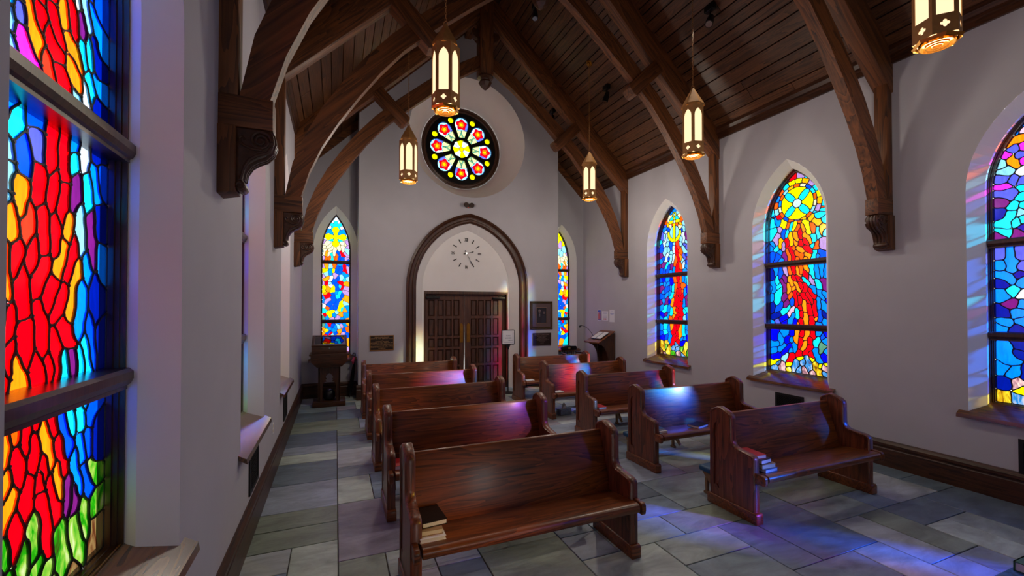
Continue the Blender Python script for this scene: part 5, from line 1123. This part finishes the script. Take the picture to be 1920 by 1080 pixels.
# black armchair behind the rearmost pew
ch = empty('armchair', (5.06, 8.62, 0)); tag(ch, 'black spindle back armchair below the right back window, mostly hidden by the pew', 'chair')
mb = MB(); mb.prism([[(-.25, -.22), (.25, -.22), (.23, .20), (-.23, .20)]], lambda a, b, t: (a, b, t), .42, .46); mb.build('seat', M['black'], ch, bevel=.012)
for sx, sy in ((-1, -1), (1, -1), (-1, 1), (1, 1)):
    mb = MB(); mb.tube([(sx * .19, sy * .16, .42), (sx * .22, sy * .19, .2), (sx * .25, sy * .22, 0)], [.018, .022, .014], 8); mb.build('leg', M['black'], ch)
mb = MB(); mb.prism([[(-.20, .745), (.20, .745), (.21, .80), (.19, .835), (.0, .845), (-.19, .835), (-.21, .80)]], fm, .215, .24); mb.build('crest_rail', M['black'], ch, bevel=.004)
mb = MB(); mb.lathe([(.030, .206), (.030, .214)], (0, 0, .795), 18, 'Y'); mb.lathe([(.018, .204), (.018, .207)], (0, 0, .795), 18, 'Y'); mb.build('crest_emblem', plain('emblem_gold', '#8a7a5a', .5), ch)
for k in range(7):
    x = -.18 + k * .06
    mb = MB(); mb.tube([(x * .95, .18, .45), (x, .225, .76)], .008, 6); mb.build('spindle', M['black'], ch)
for s in (-1, 1):
    mb = MB(); mb.tube([(s * .19, .215, .68), (s * .25, .1, .69), (s * .27, -.1, .68), (s * .265, -.17, .67)], [.016, .018, .022, .024], 8); mb.tube([(s * .24, -.12, .45), (s * .265, -.13, .67)], .012, 6); mb.build('arm', plain('arm_wood', '#3a1410', .35), ch)
# wall grilles
def grille(f, lb):
    o0 = Vector(f(0, 0, 0)); r = empty('wall_grille', o0); tag(r, lb, 'grille', 'black air grilles under the windows')
    g_ = lambda a, z, t: tuple(Vector(f(a, z, t)) - o0)
    hw, hh = .195, .155
    mb = MB(); mb.prism([rect(-hw, hw, -hh, hh), rect(-hw + .03, hw - .03, -hh + .03, hh - .03)], g_, 0, .012); mb.build('rim', M['iron'], r)
    mb = MB(); mb.prism([rect(-hw + .03, hw - .03, -hh + .03, hh - .03)], g_, .0005, .0015); mb.build('duct_shade_sheet', M['groove'], r)  # near-black sheet on the wall face, shade of the hollow put into its colour
    mb = MB(); n_, m2 = 11, 8
    for i in range(n_):
        for j in range(m2):
            cx, cz = -hw + .03 + (i + .5) * (2 * hw - .06) / n_, -hh + .03 + (j + .5) * (2 * hh - .06) / m2; q = .0165
            mb.prism([[(cx - q, cz), (cx, cz - q), (cx + q, cz), (cx, cz + q)], [(cx - q * .62, cz), (cx, cz - q * .62), (cx + q * .62, cz), (cx, cz + q * .62)]], g_, .003, .008)
    o = mb.build('fretwork', M['iron'], r); o['kind'] = 'stuff'
for c, lb in ((3.95, 'black fretwork air grille below the sun window on the right wall'), (6.27, 'black fretwork air grille below the anchor window on the right wall'), (1.66, 'black fretwork air grille at the right edge of the picture')):
    grille(lambda a, z, t, c=c: (XR - t, c + a, .425 + z), lb)
for c, lb in ((3.95, 'black fretwork air grille on the left wall below the second window sill'), (6.24, 'black fretwork air grille on the left wall farther back, below the third sill')):
    grille(lambda a, z, t, c=c: (XL + t, c + a, .48 + z), lb)
ot = empty('wall_outlet', (XL, 5.08, .495)); tag(ot, 'white electrical outlet on the left wall near the baseboard', 'outlet')
mb = MB(); mb.box(0, .006, -.035, .035, -.057, .057); mb.build('cover_plate', M['white'], ot, bevel=.002)
mb = MB()
for z in (-.024, .024): mb.box(.006, .008, -.016, .016, z - .014, z + .014)
mb.build('socket', M['cream'], ot)
sw = empty('light_switch', (WX0, 8.86, 1.22)); tag(sw, 'white switch plate on the edge of the entry wall beside the cross window', 'switch')
mb = MB(); mb.box(-.008, 0, -.06, .06, -.06, .06); mb.build('cover_plate', M['white'], sw, bevel=.002)
mb = MB(); mb.box(-.014, -.008, -.01, .01, -.02, .02); mb.build('toggle', M['white'], sw)
# ------------------------------------------------------------------ table corner with a green book, bottom right
tb = empty('communion_table', (2.88, .48, 0)); tag(tb, 'wooden table with a pale blue cloth covered table whose corner shows at the bottom right', 'table')
cl = plain('mottled_blue', '#3a6ac0', .8, noise=.35, nscale=60, bump=.2)
mb = MB(); mb.box(-.78, .78, -.33, .325, .735, .765); mb.build('tabletop', M['trim_x'], tb, bevel=.006)
for sx in (-1, 1):
    for sy in (-1, 1):
        mb = MB(); mb.box(sx * .70 - .03, sx * .70 + .03, sy * .26 - .03, sy * .26 + .03, 0, .735); mb.build('leg', M['trim_z'], tb, bevel=.004)
mb = MB(); mb.box(-.775, .775, -.325, .32, .766, .770); o = mb.build('blue_layer', cl); o.location = (2.88, .48, 0); tag(o, 'thin blue cloth lying on the table at the bottom right corner', 'layer')  # thin mottled blue layer over the wooden tabletop
b = book('service_book', 2.47, .735, .7705, .26, .11, .035, .0, 'green_cover', 'green covered book lying on the blue cloth at the bottom right corner')
b.rotation_euler = (0, 0, .0)
